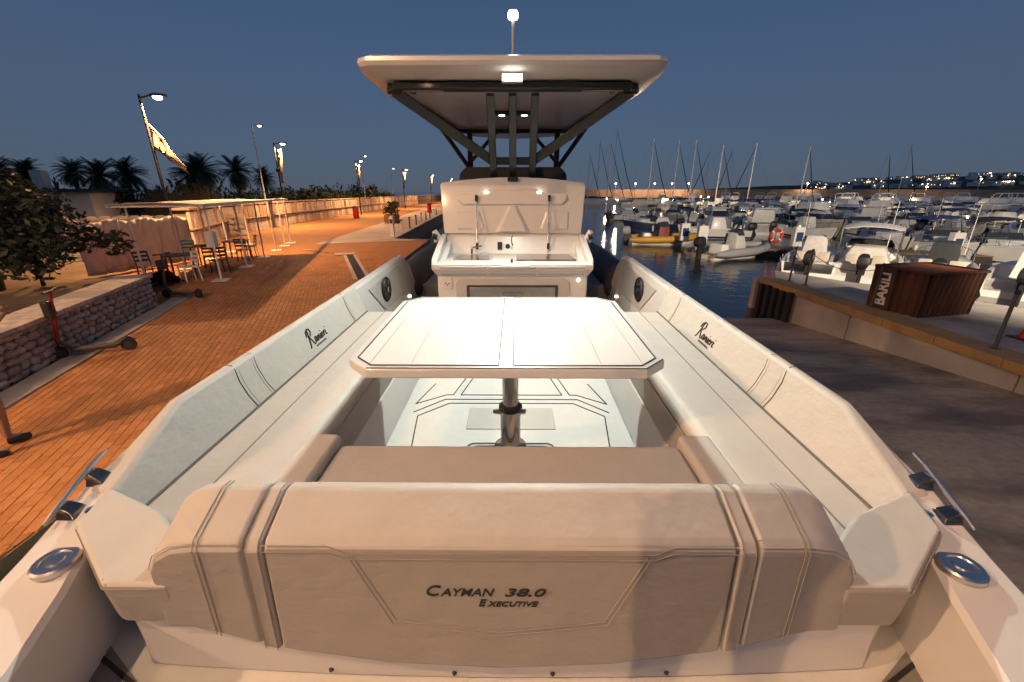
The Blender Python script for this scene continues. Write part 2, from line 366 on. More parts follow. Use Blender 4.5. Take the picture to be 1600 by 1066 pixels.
for n, (d, c) in enumerate(cand):
    dz = -.003+R.uniform(0, .004); tx, ty = R.uniform(-.012,.012), R.uniform(-.012,.012)
    if n < 290:
        inst('brick', bm_[R.randrange(3)], pave, (c.x, c.y, dz), (tx, ty, PANG+pi/2))
    else:
        rest.cur = R.randrange(3); ca, sa = e1, Vector((-e1.y, e1.x)); x, y = .094, .0462
        P = [c+ca*(sx*x)+sa*(sy*y) for sx, sy in ((-1,-1),(1,-1),(1,1),(-1,1))]
        Q = [c+ca*(sx*(x-.005))+sa*(sy*(y-.005)) for sx, sy in ((-1,-1),(1,-1),(1,1),(-1,1))]
        hs = [dz+R.uniform(-.0015,.0015) for _ in range(4)]
        rest.add([(p.x,p.y,-.012) for p in P]+[(q.x,q.y,h) for q,h in zip(Q,hs)], [(0,1,5,4),(1,2,6,5),(2,3,7,6),(3,0,4,7),(4,5,6,7)])
tag(rest.build('paving_bricks', ['brick_a','brick_b','brick_c'], pave, fix=False), kind='stuff')
ap = MB(); ap.prism(APRON, -.1, .012); tag(ap.build('concrete_apron', 'apron'), kind='structure')
# drain channel let into the paving
dv = (DR1-DR0).normalized(); dn = Vector((-dv.y, dv.x)); L = (DR1-DR0).length
dr = empty('drain_channel', (DR0.x, DR0.y, 0), atan2(dv.y, dv.x), 'pale concrete drain channel with dark grating let into the brick paving', 'drain')
for s in (-1, 1): MB().box((0,s*.2-.06,-.1),(L,s*.2+.06,.014)).build('kerb', 'apron', dr)
MB().box((0,-.14,-.1),(L,.14,-.02)).build('channel_bed', 'black_plastic', dr)
gb = MB().box((-.014,-.14,-.02),(.014,.14,.006)).mesh('grating_bar', 'dark_metal')
for k in range(int(L/.06)): inst('grating_bar', gb, dr, (.03+k*.06, 0, 0))
MB().box((-.5,-.6,0),(0,.25,.05)).build('end_block', 'apron', dr, bevel=.01)
l2 = MB(); a, b = gp(468,390), gp(545,399); l2.bar((a.x,a.y,.012),(b.x,b.y,.012),.07,.01)
tag(l2.build('gutter_line', 'dark_metal'), 'thin dark gutter line crossing the brick paving to the drain', 'gutter')
# slipway
def slz(y): return max(-2.3, min(0., .094-.09*y))-.004
sl = MB(); nx, ny = 24, 40
vs = [(-3.7+12.2*i/nx, -12+34*j/ny, slz(-12+34*j/ny)) for j in range(ny+1) for i in range(nx+1)]
sl.add(vs, [(j*(nx+1)+i, j*(nx+1)+i+1, (j+1)*(nx+1)+i+1, (j+1)*(nx+1)+i) for j in range(ny) for i in range(nx)])
tag(sl.build('slipway', 'slip', smooth=60), kind='structure')
# right-hand quay, poured in lengths, with an ochre edge strip
q = MB(); q.prism([(8.3,13.0),(9.3,14.68),(14,6.5),(26,-14),(8.85,-14)], -2.2, -.012)
quay = tag(q.build('quay', 'concrete'), kind='structure')
ys = [13.25, 9.55, 6.1, 2.6, -1.5, -14]
def qx(y): return 8.0+.55*(13.25-y)/27.25
for y0, y1 in zip(ys, ys[1:]):
    pm = MB(); pm.prism([(qx(y0-.015),y0-.015),(qx(y1+.015),y1+.015),(qx(y1)+.32,y1+.015),(qx(y0)+.32,y0-.015)], -2.2, -.16)
    pm.build('wall_panel', 'concrete_pale', quay, bevel=.012)
yy = 13.25
while yy > -6:
    y2 = yy-1.15
    pm = MB(); pm.prism([(qx(yy)-.05,yy-.006),(qx(y2)-.05,y2+.006),(qx(y2)+.55,y2+.006),(qx(yy)+.55,yy-.006)], -.157, .016+R.uniform(0,.004))
    pm.build('edge_block', 'ochre', quay, bevel=.012); yy = y2
for k in range(5):
    y = 12.95-k*.34
    fd = MB(); fd.box((qx(y)-.17,y-.085,-1.55),(qx(y)-.052,y+.085,-.10+R.uniform(-.02,.02)))
    tag(fd.build('fender_plank', 'black_plastic', bevel=.015), ['first','second','third','fourth','fifth'][k]+' black upright fender plank from the end of the concrete quay wall', 'fender', 'fender planks on the quay end')
end = MB(); end.box((7.86,13.26,-1.6),(8.7,13.5,-.02)); end.build('end_cap', 'concrete_pale', quay, bevel=.05)

# ------------------------------------------------------------------ low rubble wall at the left, with stones one by one
A, B = Vector((-5.75,1.3)), Vector((-8.6,9.85)); wd_ = (B-A).normalized(); wn = Vector((-wd_.y, wd_.x)); WL = (B-A).length; H = .7
rw = empty('rubble_wall', (A.x,A.y,0), atan2(wd_.y,wd_.x), 'low grey rubble stone wall with pale capping beside the brick promenade', 'wall')
MB().box((0,.06,-.02),(WL-.05,.56,H-.02)).build('core', 'wall_mortar', rw)
def stone(w, h, d, seed):
    r = random.Random(seed); m = MB(); n = 8
    ang = [2*pi*(k+.5+r.uniform(-.34,.34))/n for k in range(n)]
    def P(a, f, dep):
        c, s = cos(a), sin(a); k = 1/max(abs(c), abs(s)); k = k*.7+.3*min(k, 1.1)
        return (c*k*w/2*f, -dep, s*k*h/2*f)
    l0 = [P(a,1,0) for a in ang]; l1 = [P(a,.98,d*.7) for a in ang]; l2 = [P(a,r.uniform(.80,.92),d+r.uniform(-.014,.016)) for a in ang]
    m.loft([l0,l1,l2]); return m
SM = [stone(1,1,.045,k).mesh('stone', ('stone_a','stone_b','stone_c')[k%3], smooth=25) for k in range(12)]
z = .0
row = 0
while z < H-.06:
    h = R.uniform(.09,.14); h = min(h, H-.02-z); x = R.uniform(-.05,.05)
    while x < WL-.05:
        wv = R.uniform(.12,.30); wv = min(wv, WL-.02-x)
        if wv > .05: inst('stone', SM[R.randrange(12)], rw, (x+wv/2, .06, z+h/2+R.uniform(-.01,.01)), (0, R.uniform(-.08,.08), 0), (wv*.97, 1+R.uniform(-.3,.5), h*1.0))
        x += wv
    y = .08
    while y < .52:
        wv = R.uniform(.13,.22); inst('stone', SM[R.randrange(12)], rw, (WL-.05, y+wv/2, z+h/2), (0,0,pi/2), (wv*.93,1,h*.93)); y += wv
    z += h; row += 1
x = 0
while x < WL:
    w2 = min(R.uniform(.5,.85), WL-x+.03)
    cp = MB(); cp.box((x+.006,-.03,H-.02),(x+w2-.006,.63,H+.05+R.uniform(0,.012))); cp.build('cap_stone', ('stone_c','concrete_pale')[R.randrange(2)], rw, bevel=.015); x += w2
x = -.5
while x < WL+.2:
    cp = MB(); cp.box((x+.005,-.42,-.05),(x+.595,-.03,.03)); cp.build('kerb_stone', 'concrete_pale', rw, bevel=.01); x += .6
# raised bed behind it and the pale yard beyond
gd = MB(); N = 26
gv = []
for j in range(N+1):
    for i in range(N+1):
        s = -1+13.5*i/N; t2 = .55+16*j/N
        p2 = A+wd_*s+wn*t2
        zz = .42+.12*sin(s*1.3+t2)+R.uniform(-.05,.05)
        if i == N or j == N: zz = -.05
        if i == N-1 : zz = .15
        gv.append((p2.x,p2.y,zz))
gd.add(gv, [(j*(N+1)+i, j*(N+1)+i+1, (j+1)*(N+1)+i+1, (j+1)*(N+1)+i) for j in range(N) for i in range(N)])
tag(gd.build('earth_bed', 'dirt', smooth=60), kind='structure')
yd = MB(); yd.prism([(-16.5,17.0),(-34,12.5),(-40,22),(-19,28)], -.1, .02); tag(yd.build('gravel_yard', 'gravel'), kind='structure')

# ------------------------------------------------------------------ harbour wall with upright slabs behind the promenade lamps
HW = [(-15.4,20.5),(-17.9,27),(-19.4,38),(-20.5,60),(-21.8,90),(-24.4,219)]
def poly_at(line, s):
    for (x0,y0),(x1,y1) in zip(line, line[1:]):
        l = sqrt((x1-x0)**2+(y1-y0)**2)
        if s <= l: return Vector((x0+(x1-x0)*s/l, y0+(y1-y0)*s/l)), Vector(((x1-x0)/l, (y1-y0)/l))
        s -= l
    return Vector(line[-1]), Vector((0,1))
hw = empty('harbour_wall', (HW[0][0],HW[0][1],0), 0, 'long pale slab harbour wall running behind the promenade lamps', 'wall')
o2 = Vector((HW[0][0],HW[0][1],0))
cw = MB()
for a, b in zip(HW, HW[1:]):
    d = (Vector(b)-Vector(a)).normalized(); n = Vector((-d.y,d.x))
    cw.prism([tuple(a),tuple(b),tuple(Vector(b)+n*.5),tuple(Vector(a)+n*.5)], -.1, 1.62)
cw.build('core', 'wall_mortar', hw, off=o2)
sm = MB().box((-.27,-.12,0),(.27,.02,.86)).mesh('slab', 'rock_wall'); sm2 = MB().box((-.27,-.12,0),(.27,.02,.78)).mesh('slab', 'stone_c')
s = .3
for k in range(130):
    p2, d = poly_at(HW, s)
    rz = atan2(d.y,d.x)
    n = Vector((-d.y,d.x))
    inst('slab', (sm,sm2)[R.randrange(2)], hw, (p2.x-n.x*(-.02)-o2.x, p2.y-n.y*(-.02)-o2.y, 0), (R.uniform(-.02,.02),R.uniform(-.02,.02),rz+R.uniform(-.03,.03)))
    inst('slab', (sm,sm2)[R.randrange(2)], hw, (p2.x-o2.x, p2.y-o2.y, .93), (R.uniform(-.02,.02),R.uniform(-.02,.02),rz+R.uniform(-.03,.03)))
    s += R.uniform(.58,.68)
cc = MB()
for a, b in zip(HW, HW[1:]):
    d = (Vector(b)-Vector(a)).normalized(); n = Vector((-d.y,d.x))
    cc.prism([tuple(Vector(a)-n*.2),tuple(Vector(b)-n*.2),tuple(Vector(b)+n*.6),tuple(Vector(a)+n*.6)], .865, .925)
    cc.prism([tuple(Vector(a)-n*.16),tuple(Vector(b)-n*.16),tuple(Vector(b)+n*.6),tuple(Vector(a)+n*.6)], 1.79, 1.88)
cc.build('ledge', 'rock_wall', hw, off=o2)
fw = empty('field_wall', (-24,24,0), 0, 'dark dry stone wall across the yard behind the tree', 'wall')
fa, fb = Vector((-46,17)), Vector((-17.2,27.5)); fd = (fb-fa).normalized(); fl = (fb-fa).length
MB().bar((fa.x+24,fa.y-24,.62),(fb.x+24,fb.y-24,.62),.4,1.25).build('core', 'wall_mortar', fw)
s = .2
while s < fl:
    for zz in (.16,.5,.84,1.14):
        c = fa+fd*(s+R.uniform(-.1,.1)); n = Vector((fd.y,-fd.x))
        inst('stone', SM[R.randrange(12)], fw, (c.x+n.x*.2+24, c.y+n.y*.2-24, zz), (0,R.uniform(-.1,.1),atan2(fd.y,fd.x)), (R.uniform(.5,.75),2,.34))
    s += .66
# ------------------------------------------------------------------ the motor boat we stand on.
# its own frame: x right, y to the bow, z up, measured from eye level at the stern
XC = .0
P0 = Vector((XC, 3.5, -2.45)); TILT = radians(1.34)
RT = Matrix.Rotation(TILT, 3, 'X')
boat = empty('motor_boat', Vector((0,0,CAMZ))+RT@P0, 0, 'large white open motor boat with cream cushioned cockpit, table and black framed hardtop', 'motor boat')
boat.rotation_euler = (TILT, 0, -.007)
def bb(mb, name, mats, parent=None, smooth=None, bevel=0, seg=2, label=None):
    o = mb.build(name, mats, parent or boat, off=(P0.x-XC, P0.y, P0.z), smooth=smooth, bevel=bevel, seg=seg)
    if label: o['label'] = label
    return o
FZ = -1.55     # cockpit sole
AZ = -1.335     # aft deck
# hull: white upper shell and dark bottom
def gz(y):   # height of the outer gunwale edge
    P = [(-1.2,-1.28),(-.4,-1.2),(.3,-1.13),(.84,-1.03),(1.21,-.91),(1.45,-.875),(1.8,-.845),(5.1,-.845),(5.45,-1.25),(9,-1.2),(12,-1.05)]
    for (a,b),(c,d) in zip(P,P[1:]):
        if y <= c: return b+(d-b)*(y-a)/(c-a)
    return P[-1][1]
def gx(y): return 1.42 if y < 7 else 1.42*max(.02, 1-((y-7)/5.0)**2.2)
ysn = [-1.2,-.6,0,.5,.84,1.21,1.45,1.8,3,4.2,5.4,7,8.5,9.8,10.8,11.5,11.95]
up = [[], []]; lo = []
hl = []
for y in ysn:
    x, z = gx(y), gz(y); k = .0 if y < 7 else ((y-7)/5)**2*1.0
    hl.append([(x-.02,y,z-.03),(x,y,z-.05),(x*.995,y,z-.26)])
for sgn, nm in ((-1,0),(1,1)):
    m = MB(); m.loft([[(sgn*p[0],p[1],p[2]) for p in l] for l in hl], closed=False)
    bb(m, 'gunwale_side', 'gel', smooth=40)
m = MB(); loops = []
for y in ysn:
    x, z = gx(y), gz(y); kz = -2.42+(0 if y < 8 else ((y-8)/4)**2*1.4)
    loops.append([(-x*.99,y,z-.255),(-x*.97,y,z-.6),(-x*.86,y,kz+.42),(0,y,kz),(x*.86,y,kz+.42),(x*.97,y,z-.6),(x*.99,y,z-.255)])
m.loft(loops, closed=False); m.add(loops[0], [tuple(range(7))])
bb(m, 'hull', 'hull_dark', smooth=40)
for s in (-1, 1):
    # tubes of the forward hull
    t = MB(); path = [(s*1.38,5.3,-1.36),(s*1.43,5.6,-1.31),(s*1.45,7,-1.30),(s*1.33,8.4,-1.28),(s*1.03,9.8,-1.22),(s*.55,10.9,-1.15),(s*.1,11.5,-1.1)]
    t.tube(path, [.12,.24,.25,.25,.25,.24,.2], 14); bb(t, 'side_tube', 'tube_grey', smooth=40)
    # aft side deck: top strip and wall down to the aft deck
    d = MB()
    st = [(-1.2,1.06),(-.4,1.08),(.3,1.10),(.625,1.156),(.80,1.20),(.9,1.23),(1.1,1.31),(1.45,1.34),(1.8,1.35),(5.1,1.35)]
    top = []
    for y, xi in st:
        z = gz(y)
        top.append([(s*xi,y,AZ-.06 if y < 1.3 else z-.15),(s*xi,y,z-.02),(s*(xi+.012),y,z-.004),(s*(gx(y)-.03),y,z),(s*(gx(y)-.005),y,z-.02),(s*(gx(y)-.005),y,z-.05)])
    d.loft(top, closed=False); bb(d, 'side_deck', 'gel', smooth=35)
    # bow deck side walkway
    d = MB(); d.box((s*.78,5.5,FZ-.05),(s*1.32,9,FZ+.25)); bb(d, 'side_walkway', 'eva_grey', bevel=.02)
    # coaming with the loudspeaker
    pr = [(3.45,FZ),(3.45,-.848),(4.9,-.838),(5.12,-.87),(5.3,-1.0),(5.42,-1.25),(5.45,FZ)]
    c = MB()
    def X(y, z): return 1.26+.07*(z+1.55)/.7
    l0 = [(s*X(y,z),y,z) for y,z in pr]; l1 = [(s*1.415,y,z) for y,z in pr]
    c.loft([l0,l1]); co = bb(c, 'coaming', 'gel', bevel=.025, seg=3)
    rp = MB(); rec = [(3.72,-.93),(4.75,-.90),(4.95,-1.02),(4.75,-1.24),(4.05,-1.22)]
    rp.slab([(s*(X(y,z)-.004),y,z) for y,z in rec], (s*-.006,0,0)); bb(rp, 'recess_panel', 'gel_grey', co, bevel=.003)
    ctr = Vector((s*(X(4.13,-1.03)-.014),4.16,-1.035))
    sp = MB(); sp.lathe([(.125,0),(.128,.012),(.118,.024),(.105,.02)] if s < 0 else [(.125,0),(.128,-.012),(.118,-.024),(.105,-.02)], ctr, 28, 'x')
    so = bb(sp, 'loudspeaker', 'black_plastic', smooth=30)
    for k in range(6):
        a = 2*pi*k/6+.3; q = MB(); dx = -s*.027
        p0 = ctr+Vector((dx*s*s if s>0 else .027,cos(a)*.03,sin(a)*.03)); p1 = ctr+Vector((dx if s>0 else .027,cos(a)*.1,sin(a)*.1))
        q.bar(p0,p1,.022,.006,up=(1,0,0)); bb(q, 'grille_spoke', 'steel', so)
    q = MB(); q.lathe([(.03,0),(.03,.03),(.015,.036)] if s < 0 else [(.03,0),(.03,-.03),(.015,-.036)], ctr, 16, 'x'); bb(q, 'dust_cap', 'steel', so, smooth=30)
    q = MB(); q.lathe([(.016,0),(.016,.01)] if s < 0 else [(.016,0),(.016,-.01)], (s*(X(4.9,-1.38)-.004),5.0,-1.33), 12, 'x'); bb(q, 'courtesy_light', 'led_small')
# cockpit sole and its dark inlay lines
m = MB(); m.box((-.86,.9,FZ-.05),(.86,5.6,FZ)); sole = bb(m, 'cockpit_sole', 'eva')
m = MB(); m.box((-1.33,5.6,FZ-.05),(1.33,9.4,FZ+.1)); bb(m, 'fore_sole', 'eva_grey')
def line(pts, z, parent, closed=False, w=.008, mat='black_line', name='inlay_line'):
    q = MB(); P = list(pts)+([pts[0]] if closed else [])
    for a, b in zip(P, P[1:]): q.bar((a[0],a[1],z),(b[0],b[1],z),w,.003)
    return bb(q, name, mat, parent)
zz = FZ+.0015
line([(-.60,2.02),(-.66,2.55),(-.46,2.73),(.46,2.73),(.66,2.55),(.60,2.02)], zz, sole)
line([(-.70,2.60),(-.50,2.79),(.50,2.79),(.70,2.60)], zz, sole)
line([(-.62,3.05),(-.71,2.72),(-.50,2.86),(-.45,2.86),(-.33,3.4)], zz, sole)
line([(.62,3.05),(.71,2.72),(.50,2.86),(.45,2.86),(.33,3.4)], zz, sole)
line([(-.27,3.4),(-.39,2.86),(.39,2.86),(.27,3.4)], zz, sole)
m = MB(); m.box((-.30,2.38,FZ+.001),(.30,2.66,FZ+.006)); bb(m, 'floor_hatch', 'gel_grey', sole, bevel=.003)
def rrect(x0,y0,x1,y1,r,n=5):
    P = []
    for cx,cy,a0 in ((x1-r,y1-r,0),(x0+r,y1-r,pi/2),(x0+r,y0+r,pi),(x1-r,y0+r,3*pi/2)):
        P += [(cx+r*cos(a0+pi/2*k/n), cy+r*sin(a0+pi/2*k/n)) for k in range(n+1)]
    return P
line(rrect(-.27,2.0,.27,2.22,.05), zz+.003, sole, True)
line(rrect(-.24,2.025,.24,2.19,.04), zz+.003, sole, True)
# seat bases
for s in (-1, 1):
    m = MB(); m.slab([(s*1.36,1.0,FZ),(s*.775,1.0,FZ),(s*.83,1.0,-1.30),(s*1.36,1.0,-1.30)], (0,2.46,0)); bb(m, 'seat_base', 'gel', bevel=.012)
m = MB(); m.slab([(-.86,1.0,FZ),(-.86,1.49,FZ),(-.86,1.54,-1.24),(-.86,1.0,-1.24)], (1.72,0,0)); bb(m, 'rear_seat_base', 'gel', bevel=.012)
# side seat cushions, corner pads and backrests
def fx(y, z): return 1.245+.085*(z+1.06)/.24        # inner face of the side backrests
for s in (-1, 1):
    m = MB(); pf = [(1.30,-1.05),(.955,-1.048),(.885,-1.066),(.852,-1.10),(.845,-1.15),(.84,-1.298),(1.30,-1.298)]
    m.slab([(s*x,1.0,z) for x,z in pf], (0,2.44,0)); sc_ = bb(m, 'side_seat_cushion', 'vinyl', bevel=.018, seg=3)
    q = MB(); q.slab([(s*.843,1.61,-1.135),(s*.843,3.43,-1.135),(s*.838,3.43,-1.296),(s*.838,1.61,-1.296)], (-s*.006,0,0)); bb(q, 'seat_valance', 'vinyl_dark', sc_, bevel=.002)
    q = MB(); q.tube([(s*1.09,1.0,-1.049),(s*1.09,3.44,-1.049)], .0022, 6); bb(q, 'seam', 'stitch', sc_)
    q = MB(); q.tube([(s*1.095,1.0,-1.0495),(s*1.095,3.44,-1.0495)], .002, 6); bb(q, 'seam', 'seam', sc_)
    q = MB(); q.tube([(s*1.247,1.06,-1.047),(s*1.247,3.43,-1.047)], .006, 6); bb(q, 'piping', 'seam', sc_)
    m = MB(); m.box((min(s*.755,s*.90),1.0,-1.23),(max(s*.755,s*.90),1.60,-1.06)); bb(m, 'corner_cushion', 'vinyl', bevel=.022, seg=3)
    def topz(y): return -.825 if y >= 1.47 else -.825-.12*(1.47-y)/.39
    segs = [(1.08,3.44)]
    for i, (y0, y1) in enumerate(segs):
        ypts = [y0,1.30,1.47,1.6,y1]
        face = [(y0,-1.06),(y1,-1.06)]+[(y,topz(y)) for y in reversed(ypts)]
        L0 = [(s*fx(y,z),y,z) for y,z in face]; L1 = [(s*(1.375 if z > -1.05 else 1.36),y,z) for y,z in face]
        m = MB(); m.loft([L0,L1]); pd = bb(m, 'backrest_pad', 'vinyl', bevel=.02, seg=3)
        for yk, rr_, mt in ((1.808,.0034,'seam'),(1.832,.0014,'stitch'),(1.942,.0014,'stitch'),(1.962,.0022,'seam'),(3.15,.0032,'seam'),(3.172,.0014,'stitch')):
            bow = .016
            q = MB(); q.tube([(s*(fx(yk,-1.045)-.0005),yk,-1.045),(s*(fx(yk,-.98)-.0005),yk-bow,-.98),(s*(fx(yk,-.90)-.0005),yk-bow,-.90),(s*(fx(yk,-.848)+.001),yk,-.848),(s*(fx(yk,-.83)+.012),yk+.004,-.8265),(s*1.36,yk+.004,-.8255)], rr_, 5); bb(q, 'seam', mt, pd)
        q = MB(); q.tube([(s*(fx(y,topz(y))+.004),y,topz(y)-.012) for y in ypts], .0016, 5); bb(q, 'seam', 'stitch', pd)
        # script lettering on the long pad
        if True:
            STR = [[(0.0,.62),(.04,.86),(.16,.97),(.30,.92),(.34,.74),(.24,.58),(.12,.55)], [(.14,.95),(.12,.5),(.06,.06),(.0,.02)], [(.15,.55),(.26,.30),(.36,.08),(.42,.10)],
                   [(.58,.36),(.50,.40),(.44,.26),(.46,.12),(.54,.14),(.58,.36),(.58,.14),(.64,.12)], [(.68,.38),(.66,.12),(.70,.28),(.77,.38),(.79,.26),(.79,.13),(.84,.12)],
                   [(.90,.38),(.88,.2),(.90,.12),(.95,.14)], [(.91,.50),(.915,.51)], [(.97,.24),(1.05,.30),(1.03,.38),(.97,.32),(.97,.16),(1.03,.12),(1.10,.18)],
                   [(1.14,.38),(1.13,.12),(1.15,.30),(1.22,.38),(1.26,.36)], [(1.30,.38),(1.28,.2),(1.30,.12),(1.36,.14)], [(1.31,.52),(1.315,.53)]]
            q = MB(); W = .185; Y0 = 2.44
            for st_ in STR:
                pts = []
                for a, b in zip(st_, st_[1:]):
                    for k in range(3): pts.append((a[0]+(b[0]-a[0])*k/3, a[1]+(b[1]-a[1])*k/3))
                pts.append(st_[-1])
                P3 = []
                for a, b in pts:
                    a = a+.12*b
                    yk = Y0+a*W if s < 0 else Y0+.26-a*W; zk = -.995+b*.115
                    P3.append((s*(fx(yk,zk)-.0025),yk,zk))
                q.tube(P3, .0042, 6)
            vs, fs, wdt = text_pts('INTERNATIONAL', .017, 0, 1.1, .0006)
            def mp3(v):
                a = v[0]; yk = Y0+.07+a if s < 0 else Y0+.19-a; zk = -1.008+v[1]
                return (s*(fx(yk,zk)-.003-v[2]), yk, zk)
            q.add([mp3(v) for v in vs], fs)
            bb(q, 'script_lettering', 'ink', pd)
# rear seat cushion
m = MB(); m.slab([(-.748,1.0,-1.23),(-.748,1.52,-1.23),(-.748,1.56,-1.21),(-.748,1.575,-1.13),(-.748,1.55,-1.09),(-.748,1.0,-1.085)], (1.496,0,0)); bb(m, 'rear_seat_cushion', 'vinyl', bevel=.022, seg=3)
# rear backrest: centre, two straps, two ends
def prof(k=0., bot=-1.2, by=.745):
    # k: how far the shoulder has dropped
    return [(1.03,-1.06),(.99,-.84-.05*k),(.965,-.803-.05*k),(.93,-.797-.05*k),(.80,-.850-.055*k),(.785,-.872-.055*k),(by,bot),(.80,bot-.01),(1.0,-1.15)]
def bpad(stations, name, bev=.014):
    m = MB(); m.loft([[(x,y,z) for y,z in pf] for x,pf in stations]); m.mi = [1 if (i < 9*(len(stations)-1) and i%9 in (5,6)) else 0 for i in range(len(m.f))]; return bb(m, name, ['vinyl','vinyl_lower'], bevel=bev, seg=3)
def bt(x): x = abs(x); return -1.255+.06*(x/.65)**2 if x < .65 else -1.195+.055*min(1,(x-.65)/.2)
def by_(x): x = abs(x); return .742+.02*(x/.65)**2 if x < .65 else .762+.012*min(1,(x-.65)/.15)
C = -.012
xs = [-.60,-.3,0,.3,.60]
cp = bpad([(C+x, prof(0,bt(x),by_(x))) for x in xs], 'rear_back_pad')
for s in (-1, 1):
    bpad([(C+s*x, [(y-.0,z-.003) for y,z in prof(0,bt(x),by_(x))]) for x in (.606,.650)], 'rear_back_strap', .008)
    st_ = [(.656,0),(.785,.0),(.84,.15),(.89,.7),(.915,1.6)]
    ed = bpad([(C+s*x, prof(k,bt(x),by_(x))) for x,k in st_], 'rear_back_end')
    for xo in (.765,.777):
        pr = prof(0,bt(xo),by_(xo)); q = MB(); q.tube([(C+s*(xo+.0),y+dy,z+dz) for (y,z),dy,dz in ((pr[2],0,.001),(pr[3],0,.002),(pr[4],-.001,.002),(pr[5],-.003,0),(pr[6],-.002,0))], .0013, 5); bb(q, 'seam', 'stitch', ed)
    q = MB()
    for dy, dz in ((-.004,.004),(.014,.011)):
        q.tube([(C+s*x, .7925+dy, -.8605+dz-.055*k) for x,k in st_], .0012, 5)
    bb(q, 'seam', 'stitch', ed)
    for xo in (.612,.644):
        pr = prof(0,bt(xo),by_(xo)); q = MB(); q.tube([(C+s*xo,y+dy,z+dz-.003) for (y,z),dy,dz in ((pr[2],0,.001),(pr[3],0,.002),(pr[4],-.001,.002),(pr[5],-.003,0),(pr[6],-.002,0))], .0012, 5); bb(q, 'seam', 'stitch', ed)
# crease seams of the centre pad and the stitched shield round the lettering
q = MB()
q.tube([(C-.60,.7885,-.857),(C-.44,.7885,-.857),(C-.39,.7835,-.878),(C+.39,.7835,-.878),(C+.44,.7885,-.857),(C+.60,.7885,-.857)], .0013, 5)
q.tube([(C-.60,.7835,-.874),(C-.44,.7835,-.874),(C-.39,.7805,-.892),(C+.39,.7805,-.892),(C+.44,.7835,-.874),(C+.60,.7835,-.874)], .0013, 5)
def face_y(x, z): 
    b, y = bt(x), by_(x); return .785+(y-.785)*(z+.872)/(b+.872)
def facepath(pts, n=6):
    P = []
    for (x0,z0),(x1,z1) in zip(pts,pts[1:]):
        for k in range(n): x, z = x0+(x1-x0)*k/n, z0+(z1-z0)*k/n; P.append((C+x,face_y(x,z)-.001,z))
    x, z = pts[-1]; P.append((C+x,face_y(x,z)-.001,z)); return P
for o_ in (0,.012):
    q.tube(facepath([(-.385+o_,-.885),(-.285+o_*.8,-1.10+o_),(0,-1.135+o_),(.285-o_*.8,-1.10+o_),(.385-o_,-.885)]), .0013, 5)
bb(q, 'seam', 'stitch', cp)
def lay_text(mb, body, size, x0, zb, wid, shear=.28):
    vs, fs, w0 = text_pts(body, size, shear, 1, .0008); k = wid/w0
    mb.add([(C+x0+v[0]*k, face_y(x0, zb+v[1])-.0022-v[2], zb+v[1]) for v in vs], fs)
q = MB()
TZ = -1.004
lay_text(q, 'C', .046, -.190, TZ, .038); lay_text(q, 'AYMAN', .033, -.154, TZ, .140); lay_text(q, '38.0', .034, .012, TZ, .108)
lay_text(q, 'E', .031, -.056, TZ-.032, .022); lay_text(q, 'XECUTIVE', .0215, -.033, TZ-.032, .133)
bb(q, 'model_lettering', 'ink', cp)
# wings beside the rear backrest
for s in (-1, 1):
    poly = [(1.315,1.10),(1.08,1.02),(.88,.86),(.88,.776),(1.055,.776),(1.275,.94)]
    zt = [-.935,-.965,-.975,-.985,-.985,-.945]
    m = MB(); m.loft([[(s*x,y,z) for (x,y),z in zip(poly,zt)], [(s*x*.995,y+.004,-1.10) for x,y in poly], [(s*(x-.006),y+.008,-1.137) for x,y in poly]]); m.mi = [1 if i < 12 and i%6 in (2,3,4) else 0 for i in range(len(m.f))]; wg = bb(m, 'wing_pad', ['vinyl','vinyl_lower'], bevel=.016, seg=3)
    for o_ in (0,.012):
        q = MB(); q.tube([(s*(1.105+o_),1.015,-.9635),(s*(1.05+o_),.79,-.983)], .0012, 5); bb(q, 'seam', 'stitch', wg)
    q = MB(); q.tube([(s*.93,.7755,-.998),(s*1.055,.7755,-.998),(s*1.268,.935,-.957)], .0014, 5); bb(q, 'seam', 'stitch', wg)
    # moulding below
    p2 = [(1.29,1.14),(.90,1.14),(.90,.81),(1.05,.81),(1.26,.955)]; p3 = [(1.24,1.14),(.90,1.14),(.90,.80),(1.04,.80),(1.19,.95)]
    m = MB(); m.loft([[(s*x,y,-1.11) for x,y in p2],[(s*x,y,-1.19) for x,y in p2],[(s*x,y,AZ) for x,y in p3]]); bb(m, 'wing_moulding', 'gel', bevel=.012)
m = MB(); xs2 = [-1.045,-.8,-.55,-.3,0,.3,.55,.8,1.045]
def b_y(x): return .762+.028*(x/.98)**2
m.loft([[(x,b_y(x)+.006,AZ),(x,b_y(x)+.004,AZ+.012),(x,b_y(x)+.02,-1.08),(x,1.1,-1.08),(x,1.1,AZ)] for x in xs2]); bs = bb(m, 'transom_moulding', 'gel', bevel=.006)
for x in (-.50,-.145,.135,.46):
    q = MB(); q.lathe([(.006,.004),(.0075,.0-.002),(.004,-.007)], (x,b_y(x)+.006,AZ+.024), 10, 'y'); bb(q, 'drain_screw', 'dark_metal', bs, smooth=40)
